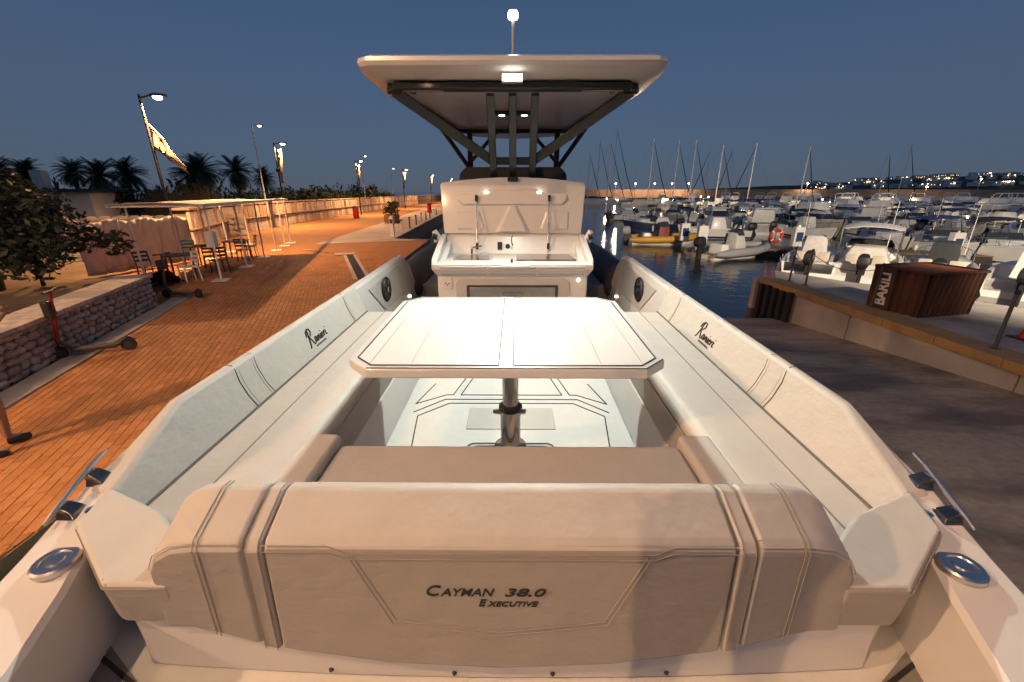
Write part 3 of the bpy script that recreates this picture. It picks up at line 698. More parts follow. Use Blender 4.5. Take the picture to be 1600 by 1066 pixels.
# aft deck with inlay panels
m = MB(); m.prism([(-1.32,.95),(-1.2,-1.2),(1.2,-1.2),(1.32,.95)], AZ-.08, AZ-.001); ad = bb(m, 'aft_deck', 'eva')
for s in (-1, 1):
    m = MB(); m.prism([(s*1.235,.86),(s*1.03,.74),(s*1.03,.30),(s*1.10,-.6),(s*1.13,.55)], AZ-.0005, AZ+.004); bb(m, 'inlay_panel', 'eva_grey', ad)
line([(-1.04,-.6),(-1.09,.5),(-1.225,.82),(-1.035,.735),(-.98,.722),(-.5,.706),(0,.70),(.5,.706),(.98,.722),(1.035,.735),(1.225,.82),(1.09,.5),(1.04,-.6)], AZ+.005, ad, w=.012)
for k in range(-8, 9):
    line([(k*.1,.68),(k*.1,-.9)], AZ+.001, ad, w=.004, mat='eva_grey', name='inlay_groove')
# deck fittings: long stainless cleats and filler caps
for s in (-1, 1):
    cl = MB(); cl.tube([(s*1.385,.955,-.962),(s*1.39,1.0,-.947),(s*1.40,1.16,-.888),(s*1.40,1.21,-.876)], [.004,.008,.008,.004], 10)
    co = bb(cl, 'mooring_cleat', 'chrome_soft', smooth=40)
    for y in (1.02,1.13):
        q = MB(); z = gz(y); zc = -.945+(y-1.0)*.37
        q.loft([[(s*1.40,y-.018,zc-.008),(s*1.40,y+.018,zc-.004),(s*1.38,y+.018,zc-.004),(s*1.38,y-.018,zc-.008)],[(s*1.395,y-.022,z+.008),(s*1.395,y+.022,z+.014),(s*1.345,y+.022,z+.014),(s*1.345,y-.022,z+.008)],[(s*1.395,y-.03,z-.01),(s*1.395,y+.03,z-.005),(s*1.335,y+.03,z-.005),(s*1.335,y-.03,z-.01)]])
        bb(q, 'cleat_foot', 'cleat_steel', co, bevel=.004)
    q = MB(); y = .875; z = gz(y)+.002
    q.lathe([(.056,-.01),(.056,.004),(.050,.009),(.036,.009),(.034,.005),(.022,.005),(.020,.010),(.004,.011)], (s*1.285,y,z), 28)
    bb(q, 'filler_cap', 'chrome_soft', smooth=30)
    q = MB(); q.lathe([(.018,-.02),(.018,.012),(.01,.016)], (s*1.30,1.02,gz(1.02)), 12); bb(q, 'deck_stud', 'steel', smooth=30)
# ------------------------------------------------------------------ table
TZ0 = -.74; hx, ya, yb, ch = .703, 1.59, 2.765, .106
tcx = -.012
oct_ = [(-hx+ch,ya),(hx-ch,ya),(hx,ya+ch),(hx,yb-ch),(hx-ch,yb),(-hx+ch,yb),(-hx,yb-ch),(-hx,ya+ch)]
m = MB(); m.prism([(x+tcx,y) for x,y in oct_], TZ0-.045, TZ0); tab = bb(m, 'dining_table', 'gel', bevel=.008, seg=3, label='white octagonal dining table with black inlay lines')
def inset(d, side):
    i = d
    if side < 0: P = [(-hx+ch+i*.4,ya+i),(-.032,ya+i),(-.032,yb-i),(-hx+ch+i*.4,yb-i),(-hx+i,yb-ch-i*.4),(-hx+i,ya+ch+i*.4)]
    else: P = [(.032,ya+i),(hx-ch-i*.4,ya+i),(hx-i,ya+ch+i*.4),(hx-i,yb-ch-i*.4),(hx-ch-i*.4,yb-i),(.032,yb-i)]
    return [(x+tcx,y) for x,y in P]
for sd in (-1, 1):
    m = MB(); m.prism(inset(.042,sd), TZ0-.002, TZ0+.0025); bb(m, 'table_leaf', 'table_white', tab)
    line(inset(.038,sd), TZ0+.0022, tab, True, w=.0065)
    for k in (1,2,3):
        x = sd*(.05+.18*k)+tcx; line([(x,ya+.06),(x,yb-.06)], TZ0+.0032, tab, w=.0022, mat='gel_grey', name='plank_groove')
line([(-hx+ch+.004+tcx,ya+.008),(hx-ch-.004+tcx,ya+.008),(hx-.008+tcx,ya+ch+.004)], TZ0+.0018, tab, w=.005)
m = MB(); m.lathe([(.047,0),(.047,.64)], (.0,2.19,-1.42), 28); bb(m, 'upper_post', 'steel', tab, smooth=30)
m = MB(); m.lathe([(.060,0),(.060,.27)], (0,2.19,FZ), 28); m.lathe([(.10,0),(.10,.012),(.065,.02)], (0,2.19,FZ), 28); bb(m, 'lower_post', 'steel', tab, smooth=30)
m = MB(); m.lathe([(.062,0),(.070,.006),(.070,.03),(.055,.04)], (0,2.19,-1.285), 28); bb(m, 'post_collar', 'black_plastic', tab, smooth=30)
for s in (-1, 1):
    q = MB(); q.lathe([(.012,-.03),(.016,0),(.016,.02)], (s*.075,2.19,-1.30), 10, 'x'); bb(q, 'clamp_knob', 'steel', tab, smooth=30)
m = MB(); m.box((-.3,1.9,TZ0-.075),(.3,2.5,TZ0-.046)); bb(m, 'table_bracket', 'gel_grey', tab, bevel=.005)
# ------------------------------------------------------------------ galley unit
G0, G1 = 4.0, 4.78
m = MB()
for s in (-1, 1): pass
m.slab([(-.745,G0+.07,FZ),(-.745,G0+.07,-.87),(-.745,G1,-.87),(-.745,G1,FZ)], (1.49,0,0)); gal = bb(m, 'galley_cabinet', 'gel', bevel=.02, seg=3)
# counter head: a tray with raised cheeks and sloped back
m = MB()
out = [(-.79,G0+.05),(-.78,G0),(.78,G0),(.79,G0+.05),(.79,G1),(-.79,G1)]
m.loft([[(x*.95,y+.06,-.875) for x,y in out],[(x,y,-.80) for x,y in out],[(x,y,-.752) for x,y in out],[(x*.985,min(max(y,G0+.02),G1-.02),-.745) for x,y in out]], caps=True); top = bb(m, 'worktop', 'gel', bevel=.008)
for s in (-1, 1):
    m = MB(); m.slab([(s*.79,G0+.03,-.75),(s*.79,G0+.08,-.70),(s*.79,G0+.35,-.63),(s*.79,G0+.62,-.555),(s*.79,G1,-.55),(s*.79,G1,-.75)], (-s*.06,0,0)); bb(m, 'worktop_cheek', 'gel', top, bevel=.012)
    m = MB(); m.slab([(s*.73,G0+.22,-.746),(s*.73,G1-.05,-.746),(s*.73,G1-.05,-.60)], (-s*.06,0,0)); bb(m, 'cheek_fillet', 'gel', top, bevel=.006)
m = MB(); m.slab([(-.73,G0+.58,-.748),(-.73,G0+.70,-.57),(-.73,G1,-.55),(-.73,G1,-.748)], (1.46,0,0)); bk = bb(m, 'splash_back', 'gel', top, bevel=.012)
m = MB()
for k, (a, b) in enumerate(((-.70,-.25),(-.235,.235),(.25,.70))):
    m.slab([(a,G0-.001,-.765),(a,G0-.012,-.775),(a,G0+.05,-.865),(a,G0+.07,-.865)], (b-a,0,0))
bb(m, 'apron_panel', 'gel_grey', top, bevel=.006)
m = MB(); m.box((-.10,G0-.02,-.79),(.16,G0+.02,-.757)); bb(m, 'latch_recess', 'gel', top, bevel=.01)
# sink, tap, hob cover
m = MB(); m.prism(rrect(-.60,G0+.20,-.22,G0+.50,.05), -.744, -.741); bb(m, 'sink', 'steel', top)
m = MB(); m.prism(rrect(-.58,G0+.22,-.24,G0+.48,.05), -.7405, -.7395); bb(m, 'sink_bowl', 'brown_glass', top)
m = MB(); m.tube([(-.44,G0+.52,-.745),(-.44,G0+.52,-.68),(-.43,G0+.50,-.66),(-.42,G0+.36,-.665),(-.42,G0+.34,-.69)], .012, 10); m.tube([(-.44,G0+.52,-.67),(-.38,G0+.53,-.655),(-.33,G0+.53,-.65)], .009, 8); bb(m, 'tap', 'steel', top, smooth=40)
m = MB(); m.slab([(.04,G0+.16,-.742),(.64,G0+.16,-.742),(.60,G0+.50,-.742),(.04,G0+.50,-.742)], (0,0,.012)); bb(m, 'hob_cover', 'brown_glass', top, bevel=.003)
m = MB(); m.lathe([(.012,0),(.012,.02),(.004,.04)], (-.005,G0+.07,-.745), 10); bb(m, 'hook', 'dark_metal', top)
m = MB(); m.box((-.165,G0+.60,-.70),(-.115,G0+.63,-.62)); bb(m, 'switch_panel', 'black_plastic', top, bevel=.004)
m = MB(); m.lathe([(.025,0),(.025,-.012)], (-.055,G0+.625,-.665), 16, 'y'); bb(m, 'socket', 'black_plastic', top)
# fridge front: rounded frame, smoked panel, badge
def yface(poly, y, d): return [(x,y,z) for x,z in poly], (0,-d,0)
m = MB(); m.slab(*yface(rrect(-.56,FZ+.05,.57,-.90,.07), G0+.068, .012)); fr = bb(m, 'fridge_front', 'gel_grey', gal, bevel=.004)
m = MB(); m.slab(*yface(rrect(-.455,FZ+.1,.455,-.965,.01), G0+.055, .008)); bb(m, 'door_frame', 'dark_metal', fr, bevel=.002)
m = MB(); m.slab(*yface(rrect(-.425,FZ+.13,.425,-.985,.01), G0+.046, .006)); bb(m, 'door_panel', 'steel_brushed', fr, bevel=.002)
m = MB(); m.slab(*yface(rrect(-.11,-1.14,.11,-1.03,.04), G0+.039, .012)); bb(m, 'door_badge', 'steel', fr, bevel=.006, seg=3)
m = MB(); m.slab(*yface(rrect(-.69,-1.01,-.60,-.895,.012), G0+.069, .012)); sk = bb(m, 'socket_cover', 'white_paint', gal, bevel=.004)
for dx, dz in ((-.018,.006),(.016,.004),(.0,-.012)):
    m = MB(); m.box((-.645+dx-.007,G0+.053,-.955+dz-.006),(-.645+dx+.007,G0+.056,-.955+dz+.008)); bb(m, 'printed_mark', 'red', sk)
for x in (.655,):
    m = MB(); m.lathe([(.014,0),(.014,-.006)], (x,G0+.068,-.915), 14, 'y'); bb(m, 'courtesy_light', 'led_small', gal)
# lid, standing open
lt = radians(8)
def LP(x, h, d): return (x, G1-.03+h*sin(lt)-d*cos(lt), -.548+h*cos(lt)+d*sin(lt))
arc = [(-.76,0),(.76,0),(.775,.2),(.79,.50),(.785,.525),(.77,.54)]+[(.77*(1-2*k/10), .54+.055*sin(pi*k/10)) for k in range(1,10)]+[(-.77,.54),(-.785,.525),(-.79,.50),(-.775,.2)]
m = MB(); m.loft([[LP(x,h,-.05) for x,h in arc],[LP(x*1.0,h,.0) for x,h in arc]]); lid = bb(m, 'galley_lid', 'gel', bevel=.014, seg=3)
m = MB()   # mouldings of the lid's inner face
m.loft([[LP(x,h,.0) for x,h in ((-.56,.30),(.56,.30),(.62,.36),(.60,.42),(.36,.42),(.26,.47),(-.26,.47),(-.36,.42),(-.60,.42),(-.62,.36))],[LP(x,h,.022) for x,h in ((-.53,.315),(.53,.315),(.58,.36),(.57,.405),(.34,.405),(.24,.45),(-.24,.45),(-.34,.405),(-.57,.405),(-.58,.36))]])
bb(m, 'lid_rib', 'gel', lid, bevel=.006)
m = MB(); m.loft([[LP(x,h,.0) for x,h in ((-.20,.02),(.20,.02),(.045,.31),(-.045,.31))],[LP(x,h,.03) for x,h in ((-.15,.02),(.15,.02),(.025,.28),(-.025,.28))]]); bb(m, 'lid_rib', 'gel', lid, bevel=.006)
for s in (-1, 1):
    m = MB(); m.loft([[LP(s*x,h,.0) for x,h in ((.30,.04),(.62,.04),(.62,.24),(.36,.24))],[LP(s*x,h,.012) for x,h in ((.32,.06),(.60,.06),(.60,.22),(.38,.22))]]); bb(m, 'lid_recess', 'gel', lid, bevel=.005)
    q = MB(); q.obox(LP(s*.285-.0,.435,.024), (.022,0,0), (0,.004,0), (0,0,.010)); bb(q, 'lid_light', 'led_small', lid)
    st0, st1 = LP(s*.395,.375,.03), (s*.385,G0+.60,-.66)
    q = MB(); q.tube([Vector(st0), Vector(st0).lerp(Vector(st1),.5)], .006, 8); q.tube([Vector(st0).lerp(Vector(st1),.5), st1], .010, 8); so = bb(q, 'gas_strut', 'steel', lid, smooth=40)
    for pnt in (st0, st1):
        q = MB(); q.obox(Vector(pnt)+Vector((0,-.012,0)), (.014,0,0), (0,.014,0), (0,0,.032)); bb(q, 'strut_end', 'black_plastic', so, bevel=.004)
    q = MB(); q.obox(LP(s*.40,.04,.006), (.055,0,0), (0,.004,0), (0,0,.035)); bb(q, 'hinge', 'white_paint', lid, bevel=.003)
    # rod holders on the counter corners
    q = MB(); q.tube([(s*.80,G0+.60,-.58),(s*.84,G0+.58,-.50)], [.035,.03], 12); q.tube([(s*.83,G0+.6,-.62),(s*.85,G0+.6,-.54)], .02, 10); rh = bb(q, 'rod_holder', 'white_paint', gal, smooth=40)
    q = MB(); q.tube([(s*.815,G0+.585,-.56),(s*.86,G0+.575,-.545)], .037, 12); bb(q, 'holder_clamp', 'black_plastic', rh, smooth=40)
m = MB(); m.tube([(0,G0+.60,-.55),(-.012,G0+.58,-.57),(-.012,G0+.585,-.62),(0,G0+.605,-.65)], .006, 6); bb(m, 'lid_cord', 'black_plastic', lid)
m = MB(); m.slab([LP(x,h,.004) for x,h in ((-.05,.545),(.05,.545),(.06,.565),(.05,.592),(-.05,.592),(-.06,.565))], Vector(LP(0,0,.02))-Vector(LP(0,0,0))); lk = bb(m, 'lid_latch', 'black_plastic', lid, bevel=.004)
# ------------------------------------------------------------------ helm seats and console behind the lid
m = MB(); hs = [(-.64,5.2),(.64,5.2),(.64,5.75),(-.64,5.75)]
m.loft([[(x,y,FZ) for x,y in hs],[(x,y,-.2) for x,y in hs],[(x*.99,5.28+(y-5.2)*.5,.08) for x,y in hs],[(x*.88,5.32+(y-5.2)*.35,.155) for x,y in hs]]); bb(m, 'helm_seat', 'cover_dark', bevel=.03, seg=3)
m = MB(); m.loft([[(-.7,6.3,FZ),(.7,6.3,FZ),(.6,7.5,FZ),(-.6,7.5,FZ)],[(-.68,6.35,-.3),(.68,6.35,-.3),(.55,7.4,-.5),(-.55,7.4,-.5)]]); bb(m, 'helm_console', 'gel', bevel=.04)
m = MB(); m.loft([[(-.66,6.55,-.33),(.66,6.55,-.33),(.5,7.1,-.42),(-.5,7.1,-.42)],[(-.6,6.5,.10),(.6,6.5,.10),(.46,6.9,.10),(-.46,6.9,.10)]]); bb(m, 'windscreen', 'smoke_glass', bevel=.01)
# ------------------------------------------------------------------ hardtop
def hz(y): return .855-.052*(y-4)
hp = [(1.20,3.97),(1.285,4.03),(1.32,4.2),(1.33,4.9),(1.24,5.5),(1.10,6.15),(.97,6.85),(.72,7.4),(.35,7.62),(0,7.68)]
full = hp+[(-x,y) for x,y in hp[-2::-1]]
cen = Vector((0,5.5))
def ring(f, dz): return [(x*f, cen.y+(y-cen.y)*f, hz(y)+dz) for x,y in full]
def ringt(d, dz):
    P = []
    for x, y in full:
        v = Vector((x,y))-cen; l = v.length; v = v*(1-d/l); P.append((v.x, cen.y+v.y, hz(y)+dz))
    return P
m = MB(); m.loft([ringt(.24,-.030),ringt(.10,.0),ringt(.02,.03),ringt(0,.06),ringt(.012,.092),ringt(.05,.108),ringt(.13,.113)]); top_ = bb(m, 'hardtop', 'gel', smooth=32)
m = MB(); m.loft([ringt(.14,.1125),ringt(.16,.122)]); bb(m, 'solar_panel', 'smoke_glass', top_)
m = MB(); m.prism([(-.92,4.5),(.92,4.5),(.78,6.1),(.5,6.9),(-.5,6.9),(-.78,6.1)], 0, .004)
m.v = [(x,y,hz(y)-.037+z) for x,y,z in m.v]; bb(m, 'ceiling_panel', 'gel', top_)
fb = MB()
def under(y): return hz(y)-.06
fb_path = [(-1.08,4.38),(-1.12,4.30),(-1.06,4.22),(1.06,4.22),(1.12,4.30),(1.08,4.38)]
frm = MB()
frm.bar((-1.05,4.27,under(4.27)),(1.05,4.27,under(4.27)),.16,.055)
for s in (-1, 1):
    frm.bar((s*1.05,4.27,under(4.27)),(s*1.10,4.42,under(4.42)),.13,.055)
    frm.bar((s*1.09,4.40,under(4.4)),(s*.80,6.6,under(6.6)),.075,.05)
frm.bar((-.80,6.6,under(6.6)),(.80,6.6,under(6.6)),.09,.05)
fo = bb(frm, 'roof_frame', 'black_alu', bevel=.012)
for x in (-.21,0,.21):
    q = MB(); q.bar((x,4.42,under(4.42)-.02),(x,5.34,-.5),.075,.05,up=(0,1,0)); bb(q, 'frame_post', 'black_alu', fo, bevel=.008)
q = MB(); q.bar((-.25,4.88,.20),(.25,4.88,.20),.05,.08); bb(q, 'frame_crossbar', 'black_alu', fo, bevel=.008)
for s in (-1, 1):
    q = MB(); q.bar((s*.20,4.88,.19),(s*1.10,4.42,.775),.05,.095,up=(0,-.3,1)); bb(q, 'frame_diagonal', 'black_alu', fo, bevel=.008)
    q = MB(); q.bar((s*.62,6.55,under(6.6)),(s*.60,6.35,-.35),.075,.06,up=(0,1,0)); bb(q, 'front_leg', 'black_alu', fo, bevel=.008)
    q = MB(); q.bar((s*.61,6.42,.15),(s*.98,6.2,under(6.2)),.05,.05); bb(q, 'front_brace', 'black_alu', fo, bevel=.006)
    q = MB(); q.bar((s*.61,6.44,.25),(s*.22,6.5,under(6.5)),.05,.05); bb(q, 'front_brace', 'black_alu', fo, bevel=.006)
    q = MB(); q.obox((s*.80,4.27,under(4.27)-.029), (.18,0,0), (0,.012,0), (0,0,.004)); bb(q, 'light_strip', 'gel_grey', fo)
    q = MB(); q.lathe([(.03,0),(.03,-.008)], (s*.9,4.32,under(4.32)-.028), 14); bb(q, 'roof_spot', 'steel', fo)
q = MB(); q.box((-.25,5.35,hz(5.4)-.075),(.25,5.47,hz(5.4)-.036)); dp = bb(q, 'dome_lamp', 'black_plastic', top_, bevel=.006)
for s in (-1, 1):
    q = MB(); q.box((s*.13-.032,5.38,hz(5.4)-.081),(s*.13+.032,5.43,hz(5.4)-.0755)); bb(q, 'dome_lens', 'led_small', dp)
# floodlight on the aft edge
q = MB(); q.box((-.09,4.02,.775),(.09,4.10,.835)); fl = bb(q, 'floodlight', 'white_paint', bevel=.008)
q = MB(); q.slab([(-.08,4.018,.78),(.08,4.018,.78),(.08,4.010,.828),(-.08,4.010,.828)], (0,-.006,0)); bb(q, 'flood_lens', 'led', fl)
def aim(o, d): o.rotation_euler = Vector(d).to_track_quat('-Z', 'Y').to_euler()
al = bpy.data.lights.new('flood_lamp', 'AREA'); al.shape = 'RECTANGLE'; al.size = .14; al.size_y = .035; al.energy = FLOOD_W; al.color = (.95, 1, .89); al.spread = radians(165)
ao = bpy.data.objects.new('flood_lamp', al); COL.objects.link(ao); ao.parent = fl; ao.location = Vector((0,3.996,.800))-Vector((0,P0.y,P0.z)); aim(ao, (0,-.80,-.60))
# anchor light mast
q = MB(); q.tube([(0,5.0,.90),(0,5.0,1.50)], .016, 10); q.lathe([(.06,0),(.05,.03),(.03,.10),(.018,.14)], (0,5.0,.90), 14); am = bb(q, 'light_mast', 'white_paint', smooth=40)
q = MB(); q.lathe([(.045,0),(.05,.01),(.05,.05),(.042,.065)], (0,5.0,1.50), 16); bb(q, 'mast_light', 'led', am, smooth=40)
# ------------------------------------------------------------------ promenade street lamps
WARM = (1.0, .49, .18)
def street_lamp(x, y, label, rz=0., flag=True, power=0, H=6.05, arm=.75, white=False, box=False, banner=False, col=WARM):
    o = empty('street_lamp', (x,y,0), rz, label, 'street lamp', 'promenade lamps')
    m = MB(); m.tube([(0,0,-.02),(0,0,2.2),(0,0,H)], [.075,.06,.045], 10); m.lathe([(.14,0),(.14,.03),(.08,.06)], (0,0,-.01), 12)
    m.build('post', 'white_paint' if white else 'lamp_post', o, smooth=40)
    m = MB(); m.tube([(0,0,H-.12),(.3,0,H-.04),(arm*.6,0,H-.03)], .03, 8); m.build('arm', 'white_paint' if white else 'lamp_post', o, smooth=40)
    m = MB(); m.loft([[(arm*.5,-.07,H-.05),(arm*.5,.07,H-.05),(arm*.5,.05,H+.02),(arm*.5,-.05,H+.02)],[(arm*.8,-.13,H-.06),(arm*.8,.13,H-.06),(arm*.8,.09,H+.05),(arm*.8,-.09,H+.05)],[(arm+.2,-.10,H-.06),(arm+.2,.10,H-.06),(arm+.2,.06,H+.02),(arm+.2,-.06,H+.02)]])
    hd = m.build('lamp_head', 'dark_metal', o, bevel=.01)
    m = MB(); m.lathe([(.155,-.012),(.14,-.07),(.09,-.11),(.03,-.125)], (arm*.85,0,H-.05), 16); m.build('lens', 'lamp_warm' if not white else 'lamp_far', hd, smooth=50)
    if flag:
        f = MB(); vs = []; n = 14; k = 6
        for i in range(n+1):
            for j in range(k+1):
                a = i/n; b = j/k
                hgt = .95-.15*a
                vs.append((.06+a*.95+.0*b, .13*sin(a*7+b)*a**.6+.05*sin(b*4+a*3), H-.95-1.55*a**1.15-b*hgt*(1-.65*a)))
        f.add(vs, [(i*(k+1)+j,i*(k+1)+j+1,(i+1)*(k+1)+j+1,(i+1)*(k+1)+j) for i in range(n) for j in range(k)])
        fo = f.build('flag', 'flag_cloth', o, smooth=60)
        s_ = fo.modifiers.new('thick','SOLIDIFY'); s_.thickness = .006
        e = MB(); q = []
        def fp(a, b): 
            hgt = .95-.15*a
            return Vector((.06+a*.95, .13*sin(a*7+b)*a**.6+.05*sin(b*4+a*3)-.012, H-.95-1.55*a**1.15-b*hgt*(1-.65*a)))
        for sgn, mt in ((-1,'flag_green'),(1,'flag_red')):
            e = MB(); pts = [fp(.34+.13*cos(t_)*(1 if sgn<0 else 1), .5+.36*sin(t_)) for t_ in [pi*kk/8+(pi if sgn>0 else 0) for kk in range(9)]]
            e.tube(pts, .035, 5); e.build('flag_emblem', mt, fo)
    if banner:
        f = MB(); vs = []; n = 10
        for i in range(n+1):
            a = i/n; vs += [(.07,.02*sin(a*6),H-.5-a*2.3),(.07+.42*(1-.6*a),.06*sin(a*8),H-.45-a*2.4)]
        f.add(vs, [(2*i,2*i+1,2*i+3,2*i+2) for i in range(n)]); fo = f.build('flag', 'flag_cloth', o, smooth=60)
        s_ = fo.modifiers.new('thick','SOLIDIFY'); s_.thickness = .006
    if box:
        m = MB(); m.box((-.12,-.12,H-2.05),(.22,.12,H-1.75)); m.build('junction_box', 'black_plastic', o, bevel=.02)
        m = MB(); m.lathe([(.07,0),(.09,.05),(.06,.12)], (.28,0,H-1.0), 10); m.build('camera_dome', 'white_paint', o, smooth=40)
    if power:
        l = bpy.data.lights.new('lamp_light', 'SPOT'); l.energy = power; l.color = col; l.shadow_soft_size = .09; l.spot_size = radians(166); l.spot_blend = .25
        lo = bpy.data.objects.new('lamp_light', l); COL.objects.link(lo); lo.location = (arm*.85,0,H-.20); lo.parent = o
    return o
street_lamp(-14.0, 17.8, 'dark street lamp flying a white emblem flag behind the white pergola', .1, True, LAMP_W*.75)
street_lamp(-17.7, 34, 'dark street lamp with a white banner and box beside the slab harbour wall', .1, False, LAMP_W*.9, box=True, banner=True)
street_lamp(-18.2, 52.5, 'dark street lamp with a limp white banner by the red bin', .1, False, LAMP_W*.9, banner=True)
street_lamp(-17.6, 72, 'dark street lamp with a limp banner, standing behind the wooden planter', .1, False, LAMP_W*.8, banner=True)
street_lamp(-17.6, 96, 'small far street lamp, second from the galley lid', .1, False, LAMP_W*.8, banner=True)
street_lamp(-16.8, 120, 'farthest small street lamp, next to the open galley lid', .1, False, LAMP_W*.8, banner=True)
WARM2 = (1.0, .58, .30)
street_lamp(-8.4, -.9, 'warm street lamp standing left of the boat, outside the picture', .5, False, 2700, col=WARM2)
street_lamp(-4.4, -2.6, 'tall warm quay lamp standing just behind the boat, outside the picture', .5, False, 1900, H=10.5, col=WARM2)
street_lamp(-3.9, -10.8, 'warm street lamp farther back on the promenade, outside the picture', .9, False, 2500, col=WARM2)
# added unseen mast on the right quay, put in to brighten the berths
o = empty('added_flood_mast', (12.5,-4.5,-.01), 0, 'tall added floodlight mast on the right quay, unseen, brightening the berths', 'floodlight', None)
MB().tube([(0,0,0),(0,0,9)], [.12,.08], 10).build('post', 'rail_metal', o, smooth=40); MB().box((-.35,-.2,8.8),(.35,.1,9.2)).build('lamp_head', 'dark_metal', o, bevel=.03)
MB().box((-.3,.1,8.84),(.3,.13,9.16)).build('lens', 'lamp_white', o)
l = bpy.data.lights.new('berth_fill_light', 'SPOT'); l.energy = 42000; l.color = (1,.80,.58); l.shadow_soft_size = .2; l.spot_size = radians(72); l.spot_blend = .5
lo = bpy.data.objects.new('berth_fill_light', l); COL.objects.link(lo); lo.parent = o; lo.location = (0,.35,9.0); aim(lo, (11.5,31,-8))
for x, y, lb in ((gp(420,345).x*.98, 41, 'tall pale street lamp with curved arm left of the flag lamps'), (-22.0,66,'pale street lamp beyond the harbour wall near the third lamp'), (-27,100,'faint pale street lamp beyond the harbour wall')):
    street_lamp(x, y, lb, .1, False, 0, H=8.2 if y < 50 else 7.6, white=True)
sp = empty('lighting_pole', (-15.5,13.0,0), 0, 'plain grey pole leaning at the left edge above the tree', 'pole')
MB().tube([(0,0,-.05),(-.15,0,5.2)], [.11,.08], 10).build('post', 'stone_a', sp, smooth=40)
MB().lathe([(.2,0),(.2,.05),(.12,.09)], (0,0,0), 12).build('base', 'dark_metal', sp)

# ------------------------------------------------------------------ white pergola with canvas screen
PA = radians(16); pe = Vector((-sin(PA), cos(PA))); pn = Vector((-cos(PA), -sin(PA)))
pg = empty('pergola', (-9.0,12.8,0), pi/2+PA, 'long white flat-roofed pergola with canvas screen on the promenade', 'pergola')
# frame: local x runs along the promenade, local y to the left
PH = 2.2
pm = MB().tube([(0,0,.03),(0,0,PH)], .03, 8).mesh('post', 'white_paint', smooth=40); pb = MB().box((-.22,-.22,0),(.22,.22,.03)).mesh('foot_plate', 'white_paint')
for x in (0.1, 2.75, 5.2, 7.4, 9.2, 10.6):
    for y in (0.05, 2.0):
        if y > 1 and x in (9.2,): continue
        a = inst('post', pm, pg, (x,y,0)); inst('foot_plate', pb, a)
m = MB(); m.loft([[(-.5,-.12,PH),(10.75,-.12,PH),(10.75,.02,PH+.05),(-.5,.02,PH+.05)],[(-.5,-.12,PH+.09),(10.75,-.12,PH+.09),(10.75,.0,PH+.1),(-.5,.0,PH+.1)]]); m.build('front_beam', 'white_paint', pg)
m = MB(); n = 24; k = 8
vs = [(-.5+6.4*i/n, 0+2.15*j/k, PH+.09-.03*sin(pi*(i*4/n))**2-.02*R.random()+(.05*sin(pi*j/k))) for i in range(n+1) for j in range(k+1)]
m.add(vs, [(i*(k+1)+j,i*(k+1)+j+1,(i+1)*(k+1)+j+1,(i+1)*(k+1)+j) for i in range(n) for j in range(k)])
rf = m.build('roof_canvas', 'canvas', pg, smooth=60); s_ = rf.modifiers.new('thick','SOLIDIFY'); s_.thickness = .03
for x in (-.4,0.8,2.0,2.75,4.0,5.2,7.4,9.2,10.6): MB().box((x-.025,0,PH-.0),(x+.025,2.1,PH+.05)).build('rafter', 'white_paint', pg)
MB().box((-.5,2.08,PH),(10.75,2.14,PH+.07)).build('rear_beam', 'white_paint', pg)
m = MB(); n = 40; k = 10; pth = []
for i in range(n+1):
    a = i/n
    px, py = 1.7+3.2*a, 4.2-1.75*a
    for j in range(k+1):
        b = j/k; wv = .06*sin(i*.9+b*2)*(.4+b)+.035*sin(i*2.3+b)
        pth.append((px+wv*.5, py+wv, .05+1.72*(1-b)-.10*sin(a*11)**2*(1-b)))
m.add(pth, [(i*(k+1)+j,i*(k+1)+j+1,(i+1)*(k+1)+j+1,(i+1)*(k+1)+j) for i in range(n) for j in range(k)])
cv = m.build('canvas_screen', 'canvas', pg, smooth=60); s_ = cv.modifiers.new('thick','SOLIDIFY'); s_.thickness = .012
def pgw(x, y): return Vector((-9.0,12.8))+pe*x+pn*y
# tables and chairs under it
def cafe_table(x, y, lb, rz=0, col='dark_metal', top='wood'):
    p = pgw(x,y); o = empty('cafe_table', (p.x,p.y,.007), rz, lb, 'table', 'tables under the pergola')
    MB().box((-.4,-.4,.71),(.4,.4,.745)).build('table_top', top, o, bevel=.006)
    for sx in (-1,1):
        for sy in (-1,1): MB().bar((sx*.35,sy*.35,0),(sx*.33,sy*.33,.71),.04,.04).build('leg', col, o)
def cafe_chair(x, y, lb, rz, col):
    p = pgw(x,y); o = empty('cafe_chair', (p.x,p.y,.007), rz, lb, 'chair', 'chairs under the pergola')
    MB().box((-.21,-.21,.43),(.21,.21,.46)).build('seat', col, o, bevel=.008)
    for sx in (-1,1):
        MB().bar((sx*.2,.19,0),(sx*.18,.18,.43),.03,.03).build('leg', col, o)
        MB().bar((sx*.2,-.23,0),(sx*.19,-.19,.45),.03,.03).build('leg', col, o)
        MB().bar((sx*.19,-.19,.45),(sx*.19,-.27,.88),.03,.03).build('back_post', col, o)
    for z in (.58,.70,.82): MB().box((-.18,-.215-(z-.45)*.18-.01,z),(.18,-.215-(z-.45)*.18+.01,z+.07)).build('back_slat', col, o)
cafe_table(.9,1.3,'dark table nearest the canvas screen under the pergola',.5,'dark_metal','dark_metal'); cafe_table(3.4,1.5,'brown table under the middle of the pergola',.3); cafe_table(4.9,.9,'slim dark table near the far pergola posts',.3,'dark_metal','dark_metal')
cafe_chair(.2,.9,'white slatted chair in front of the canvas screen',2.6,'white_paint'); cafe_chair(1.5,.5,'dark chair drawn up to the near pergola table',1.0,'dark_metal')
